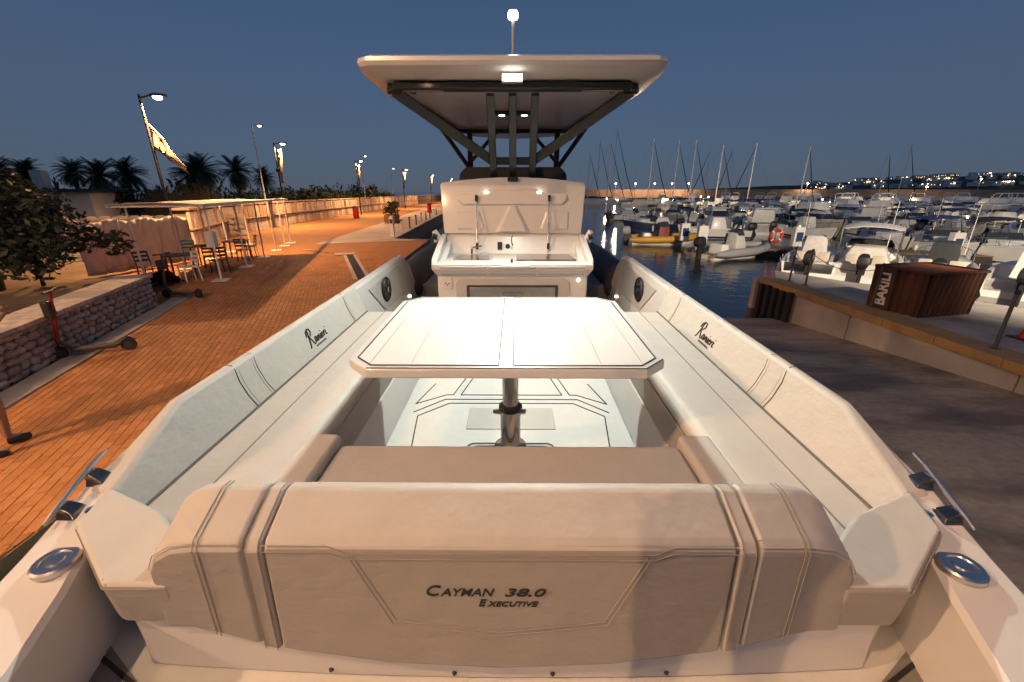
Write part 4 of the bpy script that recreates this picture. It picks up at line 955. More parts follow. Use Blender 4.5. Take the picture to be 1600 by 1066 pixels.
cafe_chair(.6,2.1,'blue grey chair between canvas screen and near table',-2.0,'blue_screen'); cafe_chair(2.6,1.1,'dark chair beside the brown pergola table',.6,'dark_metal')
cafe_chair(3.9,2.2,'teal chair behind the brown pergola table',-2.5,'teal_paint'); cafe_chair(5.5,.6,'teal chair at the far end of the pergola tables',1.9,'teal_paint'); cafe_chair(4.3,.5,'dark chair by the slim pergola table',.2,'dark_metal')
bd = pgw(.25,.12); sg = empty('notice_board', (bd.x,bd.y,1.0), PA+.4, 'small white notice board hung on the front pergola post', 'sign')
MB().box((-.16,-.02,0),(.16,.0,.48)).build('board', 'white_paint', sg, bevel=.01); MB().box((-.17,-.005,-.01),(.17,.006,.0)).build('lower_rim', 'dark_metal', sg)

# ------------------------------------------------------------------ electric scooters
def scooter(loc, rz, lb, stem):
    o = empty('kick_scooter', loc, rz, lb, 'scooter', 'scooters on the promenade')
    def wheel(x):
        m = MB(); n = 18; m.lathe([(.05,-.022),(.10,-.028),(.115,0),(.10,.028),(.05,.022)], (x,0,.115), n, 'y'); w_ = m.build('wheel', 'black_plastic', o, smooth=40)
        MB().lathe([(.05,-.03),(.05,.03)], (x,0,.115), 12, 'y').build('hub', 'dark_metal', w_)
    wheel(0); wheel(.88)
    MB().loft([[(.16,-.07,.13),(.16,.07,.13),(.16,.07,.17),(.16,-.07,.17)],[(.24,-.09,.10),(.24,.09,.10),(.24,.09,.16),(.24,-.09,.16)],[(.74,-.09,.10),(.74,.09,.10),(.74,.09,.16),(.74,-.09,.16)],[(.82,-.05,.14),(.82,.05,.14),(.82,.05,.18),(.82,-.05,.18)]]).build('footboard', 'dark_metal', o, bevel=.01)
    m = MB(); m.tube([(.17,0,.15),(.08,0,.26),(.03,0,.30)], .03, 8); m.build('neck', 'dark_metal', o, smooth=40)
    m = MB(); m.tube([(0,.06,.12),(0,.05,.25),(.03,0,.30),(.10,0,.72)], [.015,.015,.03,.03], 8); m.tube([(.10,0,.72),(.16,0,1.12)], .022, 8); m.build('stem', stem, o, smooth=40)
    m = MB(); m.tube([(.16,-.24,1.13),(.16,0,1.12),(.16,.24,1.13)], .016, 8); hb = m.build('handlebar', 'black_plastic', o, smooth=40)
    for s in (-1,1): MB().tube([(.16,s*.24,1.13),(.16,s*.14,1.125)], .022, 8).build('grip', 'black_plastic', hb)
    MB().box((.02,-.10,.72),(.12,.10,.98)).build('front_bag', 'black_plastic', o, bevel=.02)
    m = MB(); m.tube([(.80,0,.18),(.90,0,.25),(1.0,0,.2)], .02, 6); m.build('rear_guard', 'black_plastic', o)
    m = MB(); m.tube([(.3,.08,.1),(.36,.2,.005)], .01, 6); m.build('kick_stand', 'dark_metal', o)
p = gp(97,562); scooter((p.x,p.y,.008), radians(28), 'red and black electric scooter parked against the rubble wall', 'scooter_red')
p = gp(262,466); scooter((p.x,p.y,.008), radians(-4), 'dark electric scooter parked at the end of the rubble wall', 'dark_metal')

# ------------------------------------------------------------------ planter, bins, bollards, rails along the left quay edge
p = gp(613,349); pl = empty('wooden_planter', (p.x,p.y,.012), .3, 'brown wooden planter with leafy shrub on the left quay', 'planter')
for k in range(8):
    a = 2*pi*k/8; MB().obox((cos(a)*.62,sin(a)*.62,.36), (-sin(a)*.27,cos(a)*.27,0), (cos(a)*.04,sin(a)*.04,0), (0,0,.36)).build('plank', 'wood', pl, bevel=.01)
MB().lathe([(.6,0),(.6,.66)], (0,0,0), 12).build('soil', 'soil', pl)
def leaf_cloud(mb, c, rad, n, size, rnd, squash=1.):
    for _ in range(n):
        while True:
            q = Vector((rnd.uniform(-1,1),rnd.uniform(-1,1),rnd.uniform(-1,1)))
            if .25 < q.length < 1: break
        q.z *= squash
        p_ = Vector(c)+q*rad; d = Vector((rnd.uniform(-1,1),rnd.uniform(-1,1),rnd.uniform(-.8,.8))).normalized(); e = d.cross(Vector((rnd.uniform(-1,1),rnd.uniform(-1,1),rnd.uniform(-1,1)))).normalized()
        s2 = size*rnd.uniform(.6,1.3)
        mb.add([p_-d*s2, p_+e*s2*.42+d*s2*.1, p_+d*s2, p_-e*s2*.42+d*s2*.1], [(0,1,2,3)])
rr = random.Random(5); m = MB()
for k in range(9): leaf_cloud(m, (rr.uniform(-.4,.4),rr.uniform(-.4,.4),.9+rr.uniform(0,.7)), .38, 60, .12, rr)
m.build('foliage', 'leaf', pl, fix=False)
m = MB()
for k in range(5): m.tube([(0,0,.6),(rr.uniform(-.4,.4),rr.uniform(-.4,.4),1.5)], [.03,.01], 5)
m.build('stem', 'bark', pl)
for (u,v,lb) in ((557,341,'red litter bin at the foot of the third lamp'),(671,333,'red litter bin standing far along the quay edge')):
    p = gp(u,v); o = empty('litter_bin', (p.x,p.y,0), 0, lb, 'bin', 'red bins')
    MB().lathe([(.26,0),(.30,.1),(.30,1.0),(.26,1.05)], (0,0,0), 14).build('body', 'red', o, smooth=35)
    MB().lathe([(.31,0),(.32,.03),(.2,.14),(.05,.17)], (0,0,1.06), 14).build('lid', 'dark_metal', o, smooth=35)
for k in range(9):
    y = 26.2+k*3.2; x = -6.9-(y-25.2)*.066-.35
    o = empty('service_pedestal' if k == 0 else 'bollard', (x,y,.012), 0, 'white service pedestal at the corner of the left quay edge' if k == 0 else f'{["","first","second","third","fourth","fifth","sixth","seventh","eighth"][k]} slim bollard along the left quay edge', 'pedestal' if k == 0 else 'bollard', None if k == 0 else 'quay edge bollards')
    if k == 0:
        MB().loft([[(-.13,-.13,0),(.13,-.13,0),(.13,.13,0),(-.13,.13,0)],[(-.11,-.11,1.15),(.11,-.11,1.15),(.11,.11,1.25),(-.11,.11,1.25)]]).build('body', 'white_paint', o, bevel=.02); MB().box((-.08,-.14,.8),(.08,-.115,1.05)).build('panel', 'blue_screen', o)
    else:
        MB().tube([(0,0,0),(0,0,.75)], [.06,.05], 8).build('post', 'white_paint' if k%3 == 1 else 'rail_metal', o, smooth=40); MB().lathe([(.08,0),(.09,.05),(.04,.1)], (0,0,.74), 10).build('cap', 'rail_metal', o, smooth=40)

# ------------------------------------------------------------------ right quay: rusty box, posts with chain, cone
BX0, BX1, BX2 = gp(1378,476), gp(1434,497), gp(1514,491)
d1 = (BX1-BX0); d2 = (BX2-BX1); ang = atan2(d2.y,d2.x)
ux = Vector((cos(ang),sin(ang),0)); uy = Vector((-sin(ang),cos(ang),0))
LX = d2.length; LY = abs(d1.dot(uy)) if abs(d1.dot(uy)) > .5 else 1.3
bxo = empty('rusty_container', (BX1.x,BX1.y,-.008), ang, 'rusty corrugated steel box lettered BARILI on the concrete quay', 'container')
CH = .98
def corr(L_, n): 
    P = []
    for k in range(n):
        x = L_*k/n; w_ = L_/n; P += [(x,0),(x+w_*.3,0),(x+w_*.5,.055),(x+w_*.8,.055)]
    P.append((L_,0)); return P
def corr_wall(name, org, dx, dn, L_, n, lean, mat='rust'):
    m = MB(); P = corr(L_, n); b0 = []; t0 = []; 
    for a, b in P:
        q = Vector(org)+Vector(dx)*a-Vector(dn)*b
        b0.append(q); t0.append(q+Vector((0,0,CH))+Vector(dn)*lean)
    k = len(P); m.add(b0+t0, [(i,i+1,k+i+1,k+i) for i in range(k-1)])
    b2 = [p_-Vector(dn)*.03 for p_ in b0]; t2 = [p_-Vector(dn)*.03 for p_ in t0]
    m.add(b2+t2, [(i+1,i,k+i,k+i+1) for i in range(k-1)]); m.add(t0+t2, [(i,i+1,k+i+1,k+i) for i in range(k-1)])
    return m.build(name, mat, bxo, fix=False)
corr_wall('corrugated_side', (0,0,.0), (1,0,0), (0,-1,0), LX, 10, .05)
corr_wall('corrugated_side', (0,LY,0), (0,-1,0), (-1,0,0), LY, 6, .05)
corr_wall('corrugated_side', (LX,LY,0), (-1,0,0), (0,1,0), LX, 12, .05)
corr_wall('corrugated_side', (LX,0,0), (0,1,0), (1,0,0), LY, 6, .05)
MB().box((.03,.06,.7),(LX-.03,LY-.03,.98)).build('inner_lining', 'rust_light', bxo)
for a, b in (((-.05,-.05),(LX+.05,-.05)),((LX+.05,-.05),(LX+.05,LY+.05)),((LX+.05,LY+.05),(-.05,LY+.05)),((-.05,LY+.05),(-.05,-.05))):
    MB().bar((*a,CH+.0),(*b,CH+.0),.05,.05).build('top_rim', 'rust', bxo)
MB().slab([(-.075,LY*.55,.0),(-.075,LY,.0),(-.125,LY,CH),(-.125,LY*.55,CH)], (.01,0,0)).build('name_plate', 'rust', bxo)
vs, fs, w0 = text_pts('BARILI', .37, 0, 1, .004, .03)
kx = .74/w0
MB().add([(-.079-(.05*(.12+v[0]*kx)/CH)-v[2]-.004, LY*.64+v[1]*.9, .12+v[0]*kx) for v in vs], fs).build('lettering', 'white_paint', bxo, fix=False)
posts = [(1233,440,1236,397),(1258,446,1268,402),(1361,481,1375,424),(1553,546,1592,458)]
pp = []
for k, (u,v,u2,v2) in enumerate(posts):
    p = gp(u,v); pp.append(p); o = empty('chain_post', (p.x,p.y,.01), 0, ['slim steel chain post nearest the quay end','second steel chain post from the quay end','steel chain post beside the rusty container','tall steel chain post nearest the right edge'][k], 'post', 'chain posts on the quay')
    h = 1.0
    MB().tube([(0,0,0),(.0,0,h)], .028, 8).build('post', 'rail_metal', o, smooth=40); MB().lathe([(.09,0),(.09,.012)], (0,0,.0), 12).build('base_plate', 'rail_metal', o)
    MB().lathe([(.03,0),(.04,.02),(.04,.05),(.015,.07)], (0,0,h-.02), 10).build('finial', 'dark_metal', o, smooth=40)
for k, (a, b) in enumerate(zip(pp[:3], pp[1:3])):
    o = MB(); P = []
    for i in range(13): 
        t_ = i/12; q = a.lerp(b,t_); P.append((q.x,q.y,.92-.22*sin(pi*t_)))
    o.tube(P, .009, 5); tag(o.build('chain', 'rail_metal'), ['sagging chain between the two posts at the quay end','sagging chain running toward the rusty container','long sagging chain in front of the rusty container'][k], 'chain', 'quay chains')
p = gp(1606,530); cn = empty('traffic_cone', (p.x,p.y,-.01), 0, 'red and white traffic cone at the right edge of the quay', 'cone')
MB().box((-.2,-.2,0),(.2,.2,.03)).build('base', 'black_plastic', cn, bevel=.01); MB().lathe([(.14,.03),(.10,.2)], (0,0,0), 16).build('cone_body', 'red', cn, smooth=40); MB().lathe([(.10,.2),(.07,.35)], (0,0,0), 16).build('white_band', 'white_paint', cn, smooth=40); MB().lathe([(.07,.35),(.03,.55)], (0,0,0), 16).build('cone_tip', 'red', cn, smooth=40)

# ------------------------------------------------------------------ vegetation
tr = empty('leafy_tree', (*gp(-5,462,.4)[:2],.35), 0, 'dark leafy tree standing behind the rubble wall', 'tree')
rr = random.Random(3); m = MB(); tips = []
m.tube([(0,0,-.2),(.05,.05,.5),(.1,0,1.1)], [.17,.13,.11], 9)
for k in range(15):
    a = k*2.4; r_ = rr.uniform(.8,1.7); h_ = rr.uniform(.4,2.1); mid = Vector((cos(a)*r_*.45,sin(a)*r_*.45,1.0+(h_-1)*.55)); e = Vector((cos(a)*r_,sin(a)*r_,h_))
    m.tube([(.1,0,.9),mid,e], [.08,.05,.02], 6); tips += [mid, e]
    for j in range(3):
        e2_ = e+Vector((rr.uniform(-.6,.6),rr.uniform(-.6,.6),rr.uniform(-.3,.5))); m.tube([mid.lerp(e,.6),e2_], [.025,.008], 5); tips.append(e2_)
m.build('trunk', 'bark', tr, smooth=40)
m = MB()
for t_ in tips: leaf_cloud(m, t_+Vector((0,0,.1)), rr.uniform(.4,.7), 150, .095, rr, .8)
m.build('crown', 'leaf', tr, fix=False)
st = empty('sapling', (*gp(70,452,.4)[:2],.4), 0, 'thin sapling stem under the edge of the leafy tree', 'tree')
MB().tube([(0,0,-.1),(.03,0,.5),(.0,.05,.95)], [.045,.04,.02], 6).build('trunk', 'bark', st, smooth=40)
m = MB(); leaf_cloud(m, (0,.05,1.15), .4, 140, .08, rr); m.build('crown', 'leaf', st, fix=False)
# palms
def palm_mesh(seed, n=84, L_=1.75):
    r = random.Random(seed); m = MB()
    for k in range(n):
        az = r.uniform(0,2*pi); el = r.uniform(-1.0,1.4); pts = []; p_ = Vector((0,0,0)); e = el
        for i in range(7):
            pts.append(p_.copy()); p_ = p_+Vector((cos(az)*cos(e),sin(az)*cos(e),sin(e)))*(L_/6); e -= .17
        side = Vector((-sin(az),cos(az),0))
        for i in range(1,7):
            for j in range(3):
                b = pts[i-1].lerp(pts[i], j/3); fw = (pts[i]-pts[i-1]).normalized(); ln = .52*(1-abs((i+j/3)/7-.45))
                for s in (-1,1):
                    tip = b+side*s*ln*.75+fw*ln*.55-Vector((0,0,ln*.25)); m.add([b-fw*.03,b+fw*.05,tip],[(0,1,2)])
    return m.mesh('crown', 'palm_leaf', fix=False)
PM = [palm_mesh(k) for k in range(4)]
tkm = MB(); tkm.tube([(0,0,-.3),(.05,0,1.5),(0,0,3.6)], [.24,.2,.24], 9); tkm = tkm.mesh('trunk', 'bark', smooth=40)
pal = [(-2,272),(38,268),(113,268),(155,274),(197,272),(300,272),(314,266),(368,268),(412,278)]
plab = ['palm at the very left edge of the photo','palm just right of the leaning grey pole','left palm of the group of three','middle palm of the group of three','right palm of the group of three','shorter palm just behind the flag','taller palm behind the tip of the flag','full headed palm left of the pale tall lamp','narrow palm beside the pale tall lamp']
for k, (u, v) in enumerate(pal):
    d = 46+ (k%3)*3; b = (533-v)/F; ry = cos(PITCH)+b*sin(PITCH); rz_ = -sin(PITCH)+b*cos(PITCH); x = (u-800)/F/ry*d; zt = CAMZ+rz_/ry*d
    o = empty('palm_tree', (x,d,0), R.uniform(0,6), 'dark '+plab[k], 'palm tree', 'palms behind the harbour wall')
    sc_ = zt/3.6; a = inst('trunk', tkm, o); a.scale = (1,1,sc_)
    c = inst('crown', PM[k%4], o, (0,0,zt), (R.uniform(-.2,.2),R.uniform(-.2,.2),R.uniform(0,6))); f_ = R.uniform(1.1,1.4) if k != 8 else .85; c.scale = (f_,f_,f_*(1.15 if k == 8 else 1))
# bushes along the skyline
def bush_mesh(seed, leafm='leaf_dark'):
    r = random.Random(seed); m = MB()
    for k in range(26): leaf_cloud(m, (r.uniform(-2.6,2.6),r.uniform(-1,1),r.uniform(.2,1.25)), r.uniform(.45,.8), 60, .16, r, .9)
    return m.mesh('crown', leafm, fix=False)
BM = [bush_mesh(k) for k in range(4)]
bst = MB(); 
for k in range(6): bst.tube([(-2+k*.8,0,-.2),(-2+k*.8+.2*sin(k),.1,.9)], [.07,.03], 5)
bst = bst.mesh('stems', 'bark')
orda = ['first','second','third','fourth','fifth','sixth','seventh','eighth','ninth','tenth','eleventh','twelfth','thirteenth','fourteenth','fifteenth','sixteenth','seventeenth','eighteenth','nineteenth','twentieth','twenty first','twenty second','twenty third','twenty fourth','twenty fifth','twenty sixth','twenty seventh','twenty eighth','twenty ninth','thirtieth']
k = 0
for (x, y, s_) in [(-62,44,1.5),(-56,43,1.4),(-51,42,1.3),(-46.5,42,1.3),(-42.5,41,1.25),(-38.5,40,1.2),(-35,41,1.25),(-31.5,42,1.3),(-28.5,43,1.25),(-26,46,1.25),(-25.5,52,1.2),(-25,57,1.2),(-24.6,63,1.25),(-25.3,69,1.2),(-25.5,76,1.3),(-26.4,84,1.25)]:
    o = empty('hedge_bush', (x,y,0), R.uniform(-.3,.3), f'{orda[k]} dark bush from the left in the hedge behind the harbour wall', 'bush', 'bushes behind the harbour wall')
    s_ *= 1.12; o.scale = (s_,s_,s_*R.uniform(1.2,1.6)); inst('crown', BM[k%4], o); inst('stems', bst, o); k += 1
rd = MB(); r = random.Random(9)
for k in range(900):
    x = r.uniform(-31,-25.5); y = 37.5+r.uniform(-.9,.9)+(x+31)*.1; h = r.uniform(1.6,3.6); b = Vector((x,y,0)); t_ = b+Vector((r.uniform(-.4,.4),r.uniform(-.3,.3),h)); w_ = .035
    rd.add([b+Vector((-w_,0,0)),b+Vector((w_,0,0)),t_],[(0,1,2)])
tag(rd.build('reeds', 'reed', fix=False), 'tall dry reeds growing in front of the palms', 'reeds', kind='stuff')
hb = empty('low_building', (-44,36,0), .25, 'low dark flat-roofed building behind the tree at far left', 'building')
MB().box((-9,-2,0),(9,3,2.6)).build('wall', 'house_b', hb); MB().box((-9.5,-2.6,2.6),(9.5,3.4,2.85)).build('roof', 'dark_metal', hb)
for x in (-6,-2,2,6): MB().box((x-.7,-2.06,.9),(x+.7,-2.003,2.1)).build('window', 'window_dark', hb)
MB().box((4.2,0,2.85),(5.0,.8,4.3)).build('chimney', 'house_b', hb)
# wire fence round the yard
fe = empty('wire_fence', (-17.0,16.6,0), 0, 'thin wire mesh fence between the leafy tree and the canvas screen', 'fence')
fa, fb = Vector((0,0)), Vector((-14,-3.6)); m = MB()
for k in range(8):
    c = fa.lerp(fb,k/7); MB().tube([(c.x,c.y,-.05),(c.x,c.y,1.3)], .025, 6).build('post', 'rail_metal', fe)
for k in range(9): m.tube([(fa.x,fa.y,.1+k*.14),(fb.x,fb.y,.1+k*.14)], .004, 3)
for k in range(96): c = fa.lerp(fb,k/95); m.tube([(c.x,c.y,.08),(c.x,c.y,1.24)], .004, 3)
m.build('wire_mesh', 'rail_metal', fe, fix=False)
# ------------------------------------------------------------------ moored boats
def sect(L_, B_, F_, rise, t, full=2.3):
    b = B_/2*(1-max(0,(t-.4)/.6)**full); b = max(b,.04); b *= .92+.08*min(1,t/.3)
    return b, F_+rise*t*t, L_*t
CACHE = {}
def cm(key, fn):
    if key not in CACHE: CACHE[key] = fn()
    return CACHE[key]
TS = [0,.12,.26,.4,.54,.68,.8,.9,.96,1.0]
def m_hull(L_,B_,F_,rise,mat):
    m = MB(); lp = []
    for t in TS:
        b, z, y = sect(L_,B_,F_,rise,t); y2 = y-.10*L_*max(0,t-.7)/.3
        side = [(b*.80,y2-.0,-.22+.3*max(0,t-.6)),(b*.93,(y+y2)/2,.16*z+.06),(b,y,z*.92),(b+.025,y,z*.94),(b+.025,y,z),(b-.10 if b > .2 else b*.5,y,z+.02)]
        lp.append([(-x,yy,zz) for x,yy,zz in reversed(side)]+[(0,y2-.02,-.4+.45*max(0,t-.6))]+side)
    m.loft(lp, closed=False); m.add(lp[0], [tuple(range(len(lp[0])))])
    return m.mesh('hull', mat, smooth=35)
def m_deck(L_,B_,F_,rise,t0,mat):
    m = MB(); lp = []
    for t in [t0]+[x for x in TS if x > t0+.02]:
        b, z, y = sect(L_,B_,F_,rise,t); i = b-.09 if b > .2 else b*.5
        lp.append([(-i,y,z+.015),(-i*.6,y,z+.05),(0,y,z+.07),(i*.6,y,z+.05),(i,y,z+.015)])
    m.loft(lp, closed=False); m.add(lp[0]+[(p[0],p[1],.2) for p in reversed(lp[0])], [tuple(range(10))])
    return m.mesh('foredeck', mat, smooth=40)
def m_stripe(L_,B_,F_,rise,mat):
    m = MB()
    for s in (-1,1):
        lp = []
        for t in TS[:-1]:
            b, z, y = sect(L_,B_,F_,rise,t); y2 = y-.10*L_*max(0,t-.7)/.3; z0 = -.22+.3*max(0,t-.6); z1 = .16*z+.06
            def X(zz): f = (zz-z0)/(z1-z0); return b*.80+(b*.93-b*.80)*f+.008
            za = max(z0,.0); zb = z1-.01; lp.append([(s*X(za),y2,za),(s*X(zb),y2+(y-y2)*.5,zb)])
        m.loft(lp, closed=False)
    return m.mesh('boot_stripe', mat)
def m_fender(mat):
    m = MB(); m.lathe([(.02,.28),(.085,.22),(.09,0),(.085,-.22),(.02,-.28)], (0,0,0), 10); m.tube([(0,0,.28),(-.02,0,.5)], .01, 4); return m.mesh('fender', mat, smooth=50)
def m_pole(h):
    m = MB(); m.tube([(0,0,0),(-.02,-.08,h)], [.018,.008], 5); return m.mesh('aerial','white_paint')
def m_pit(L_,B_,F_,rise,t0,mat):
    m = MB(); lp = []
    for t in [0]+[x for x in TS if 0 < x < t0]+[t0]:
        b, z, y = sect(L_,B_,F_,rise,t); i = b-.10
        lp.append([(-i,y,z+.01),(-i+.03,y,.22),(i-.03,y,.22),(i,y,z+.01)])
    m.loft(lp, closed=False); m.add(lp[0], [(0,1,2,3)]); return m.mesh('cockpit', mat, smooth=30)
def m_trap(b0, b1, mat, nm='cabin', mid=None):
    m = MB(); lo = [[(x,y,b0[4]) for x,y in ((-b0[0],b0[2]),(b0[0],b0[2]),(b0[1],b0[3]),(-b0[1],b0[3]))]]
    lo.append([(x,y,b1[4]) for x,y in ((-b1[0],b1[2]),(b1[0],b1[2]),(b1[1],b1[3]),(-b1[1],b1[3]))])
    m.loft(lo); me = m.mesh(nm, mat); return me
def soft(me, w=.05):
    bm = bmesh.new(); bm.from_mesh(me); bmesh.ops.bevel(bm, geom=list(bm.edges), offset=w, segments=2, affect='EDGES', profile=.6); bm.to_mesh(me); bm.free()
    me.polygons.foreach_set('use_smooth',[True]*len(me.polygons)); me.set_sharp_from_angle(angle=radians(50)); return me
def m_outboard(mat):
    m = MB(); m.loft([[(-.17,-.62,.78),(.17,-.62,.78),(.17,-.12,.78),(-.17,-.12,.78)],[(-.21,-.70,.95),(.21,-.70,.95),(.20,-.08,.95),(-.20,-.08,.95)],[(-.19,-.66,1.22),(.19,-.66,1.22),(.17,-.12,1.25),(-.17,-.12,1.25)],[(-.12,-.55,1.33),(.12,-.55,1.33),(.1,-.2,1.34),(-.1,-.2,1.34)]])
    return soft(m.mesh('cowl', mat), .04)
def m_leg():
    m = MB(); m.loft([[(-.08,-.5,.8),(.08,-.5,.8),(.08,-.18,.8),(-.08,-.18,.8)],[(-.06,-.5,-.35),(.06,-.5,-.35),(.05,-.22,-.35),(-.05,-.22,-.35)]]); m.box((-.14,-.2,.45),(.14,.02,.75)); return m.mesh('outboard_leg','black_plastic')
def m_canopy(hw_, y0, y1, z, mat, nm='canopy'):
    m = MB(); lp = []
    for i in range(7):
        y = y0+(y1-y0)*i/6; sag = .10*sin(pi*i/6)
        lp.append([(hw_*(-1+2*j/6), y, z+sag-.16*(abs(-1+2*j/6))**2.5) for j in range(7)]+[(hw_*(1-2*j/6), y, z+sag-.16*(abs(1-2*j/6))**2.5-.03) for j in range(7)])
    m.loft(lp); return m.mesh(nm, mat, smooth=50)
def m_frame(hw_, y0, y1, z, zb, mat, r=.02):
    m = MB()
    for s in (-1,1):
        for ya_, yb_ in ((y0,.5*(y0+y1)-.1),(y1,.5*(y0+y1)+.1)): m.tube([(s*hw_*.98,ya_,z-.15),(s*hw_*.98,yb_,zb)], r, 6)
    for y_ in (y0,y1): m.tube([(-hw_*.98,y_,z-.155),(hw_*.98,y_,z-.155)], r, 6)
    return m.mesh('canopy_frame', mat)
def m_screen(hw_, y, z, h, mat='smoke_glass', rake=.45):
    m = MB(); P = [(-hw_,y-.5),(-hw_*.85,y),(0,y+.18),(hw_*.85,y),(hw_,y-.5)]
    b = [(x,yy,z) for x,yy in P]; t = [(x*.88,yy-rake*h*1.2,z+h*(1 if 0<i<4 else .7)) for i,(x,yy) in enumerate(P)]
    m.add(b+t, [(i,i+1,6+i,5+i) for i in range(4)]); m.add([(x,yy-.02,zz) for x,yy,zz in b+t], [(i+1,i,5+i,6+i) for i in range(4)]); return m.mesh('windscreen', mat)
def m_rail(L_,B_,F_,rise,t0):
    m = MB(); P = [[],[]]
    for k, s in enumerate((-1,1)):
        for i in range(6):
            t = t0+(1-t0)*i/5; b, z, y = sect(L_,B_,F_,rise,t); P[k].append((s*(b-.08 if b>.2 else b*.4),y,z+.42))
            m.tube([(s*(b-.08 if b>.2 else b*.4),y,z),P[k][-1]], .012, 4)
    m.tube(P[0]+P[1][::-1], .014, 5); return m.mesh('bow_rail','steel')
def m_tube(L_,B_,mat):
    m = MB(); P = []
    for i in range(8): t = i/7; b = B_/2*(1-max(0,(t-.5)/.5)**2.2); P.append((b,L_*t*.97,.34+.22*t*t))
    path = [(-x,y,z) for x,y,z in P]+[(x,y,z) for x,y,z in P[::-1][1:]]
    n = len(path); rs = [.10]+[.235]*(n-2)+[.10]; path[0] = (path[0][0],path[0][1]-.25,path[0][2]); path[-1] = (path[-1][0],path[-1][1]-.25,path[-1][2])
    m.tube(path, rs, 10); return m.mesh('inflatable_tube', mat, smooth=50)
rs_ = random.Random(77)
def mboat(kind, hullc, loc, rz, label, group, L_=6.0, canopy=None, cover='cover_pale', engine='black_plastic', far=False, engines=1, rail=True):
    B_ = {'rib':2.3,'open':2.25,'cuddy':2.5,'cruiser':3.1,'sail':3.2,'hard':2.7}[kind]*(.75+.25*L_/6.); F_ = {'rib':.42,'open':.62,'cuddy':.72,'cruiser':1.0,'sail':.85,'hard':.85}[kind]; rise = {'rib':.2,'open':.35,'cuddy':.4,'cruiser':.5,'sail':.3,'hard':.45}[kind]
    nm = {'rib':'inflatable_boat','open':'open_boat','cuddy':'cabin_boat','cruiser':'motor_cruiser','sail':'sailing_boat','hard':'pilothouse_boat'}[kind]
    o = empty(nm, loc, rz, label, 'sailboat' if kind == 'sail' else 'boat', group)
    K = (kind, round(L_,1))
    def put(n, key, fn, parent=None, **kw): return inst(n, cm(key, fn), parent or o, **kw)
    t0 = {'rib':.62,'open':.6,'cuddy':.52,'cruiser':.36,'sail':.3,'hard':.5}[kind]
    if kind == 'rib':
        put('hull',K+('h',), lambda: m_hull(L_*.95,B_*.86,.34,.22,'boat_white')); put('inflatable_tube',K+('t',hullc), lambda: m_tube(L_,B_,hullc))
        put('cockpit',K+('p',), lambda: m_pit(L_*.95,B_*.86,.34,.22,.8,'boat_grey'))
        put('console',K+('c',cover), lambda: soft(m_trap((.42,.36,L_*.38,L_*.58,.25),(.32,.2,L_*.40,L_*.53,1.35),cover,'console'),.06))
        put('seat_box',K+('s',), lambda: soft(m_trap((.45,.45,L_*.16,L_*.28,.22),(.42,.42,L_*.17,L_*.27,.75),'boat_white','seat_box'),.04))
        if not far: put('windscreen',K+('w',), lambda: m_screen(.34,L_*.52,1.2,.35))
    else:
        put('hull',K+('h',hullc), lambda: m_hull(L_,B_,F_,rise,hullc)); put('foredeck',K+('d',), lambda: m_deck(L_,B_,F_,rise,t0,'boat_white')); put('cockpit',K+('p',), lambda: m_pit(L_,B_,F_,rise,t0,'boat_white'))
    if kind == 'open':
        put('console',K+('c',cover), lambda: soft(m_trap((.55,.42,L_*.3,L_*.56,.3),(.42,.25,L_*.36,L_*.52,1.65),cover,'console'),.07)); put('seat_box',K+('s',), lambda: soft(m_trap((.8,.8,L_*.03,L_*.12,.22),(.78,.78,L_*.04,L_*.12,.66),'boat_cream','seat_box'),.04))
        if not far and rail: put('bow_rail',K+('r',), lambda: m_rail(L_,B_,F_,rise,.6))
    if kind == 'cuddy':
        put('cabin',K+('c',), lambda: soft(m_trap((.95,.5,L_*.5,L_*.80,F_+.05),(.8,.35,L_*.53,L_*.70,F_+.5),'boat_white','cabin'),.06)); put('windscreen',K+('w',), lambda: m_screen(.95,L_*.58,F_+.28,.55))
        put('cockpit_cover',K+('k',cover), lambda: soft(m_trap((.9,.9,L_*.16,L_*.46,.5),(.55,.6,L_*.22,L_*.44,1.35),cover,'cockpit_cover'),.09))
        if not far and rail: put('bow_rail',K+('r',), lambda: m_rail(L_,B_,F_,rise,.55))
    if kind == 'hard':
        a = put('cabin',K+('c',), lambda: soft(m_trap((1.0,.8,L_*.36,L_*.72,F_+.05),(.85,.62,L_*.34,L_*.58,F_+1.25),'boat_white','cabin'),.07))
        put('window_band',K+('w',), lambda: m_trap((.99,.79,L_*.375,L_*.70,F_+.55),(.93,.72,L_*.365,L_*.645,F_+1.02),'window_dark','window_band'), a)
        put('cabin_roof',K+('o',), lambda: soft(m_trap((1.0,.75,L_*.28,L_*.62,F_+1.26),(.95,.7,L_*.29,L_*.60,F_+1.36),'boat_white','cabin_roof'),.03), a)
        if not far: put('bow_rail',K+('r',), lambda: m_rail(L_,B_,F_,rise,.6))
    if kind == 'cruiser':
        a = put('cabin',K+('c',), lambda: soft(m_trap((1.25,.6,L_*.28,L_*.78,F_+.05),(1.05,.35,L_*.28,L_*.58,F_+1.1),'boat_white','cabin'),.08))
        put('window_band',K+('w',), lambda: m_trap((1.23,.62,L_*.30,L_*.72,F_+.42),(1.13,.48,L_*.30,L_*.64,F_+.80),'window_dark','window_band'), a)
        put('flybridge',K+('f',), lambda: soft(m_trap((1.05,.7,L_*.20,L_*.50,F_+1.1),(.98,.5,L_*.21,L_*.46,F_+1.75),'boat_white','flybridge'),.07))
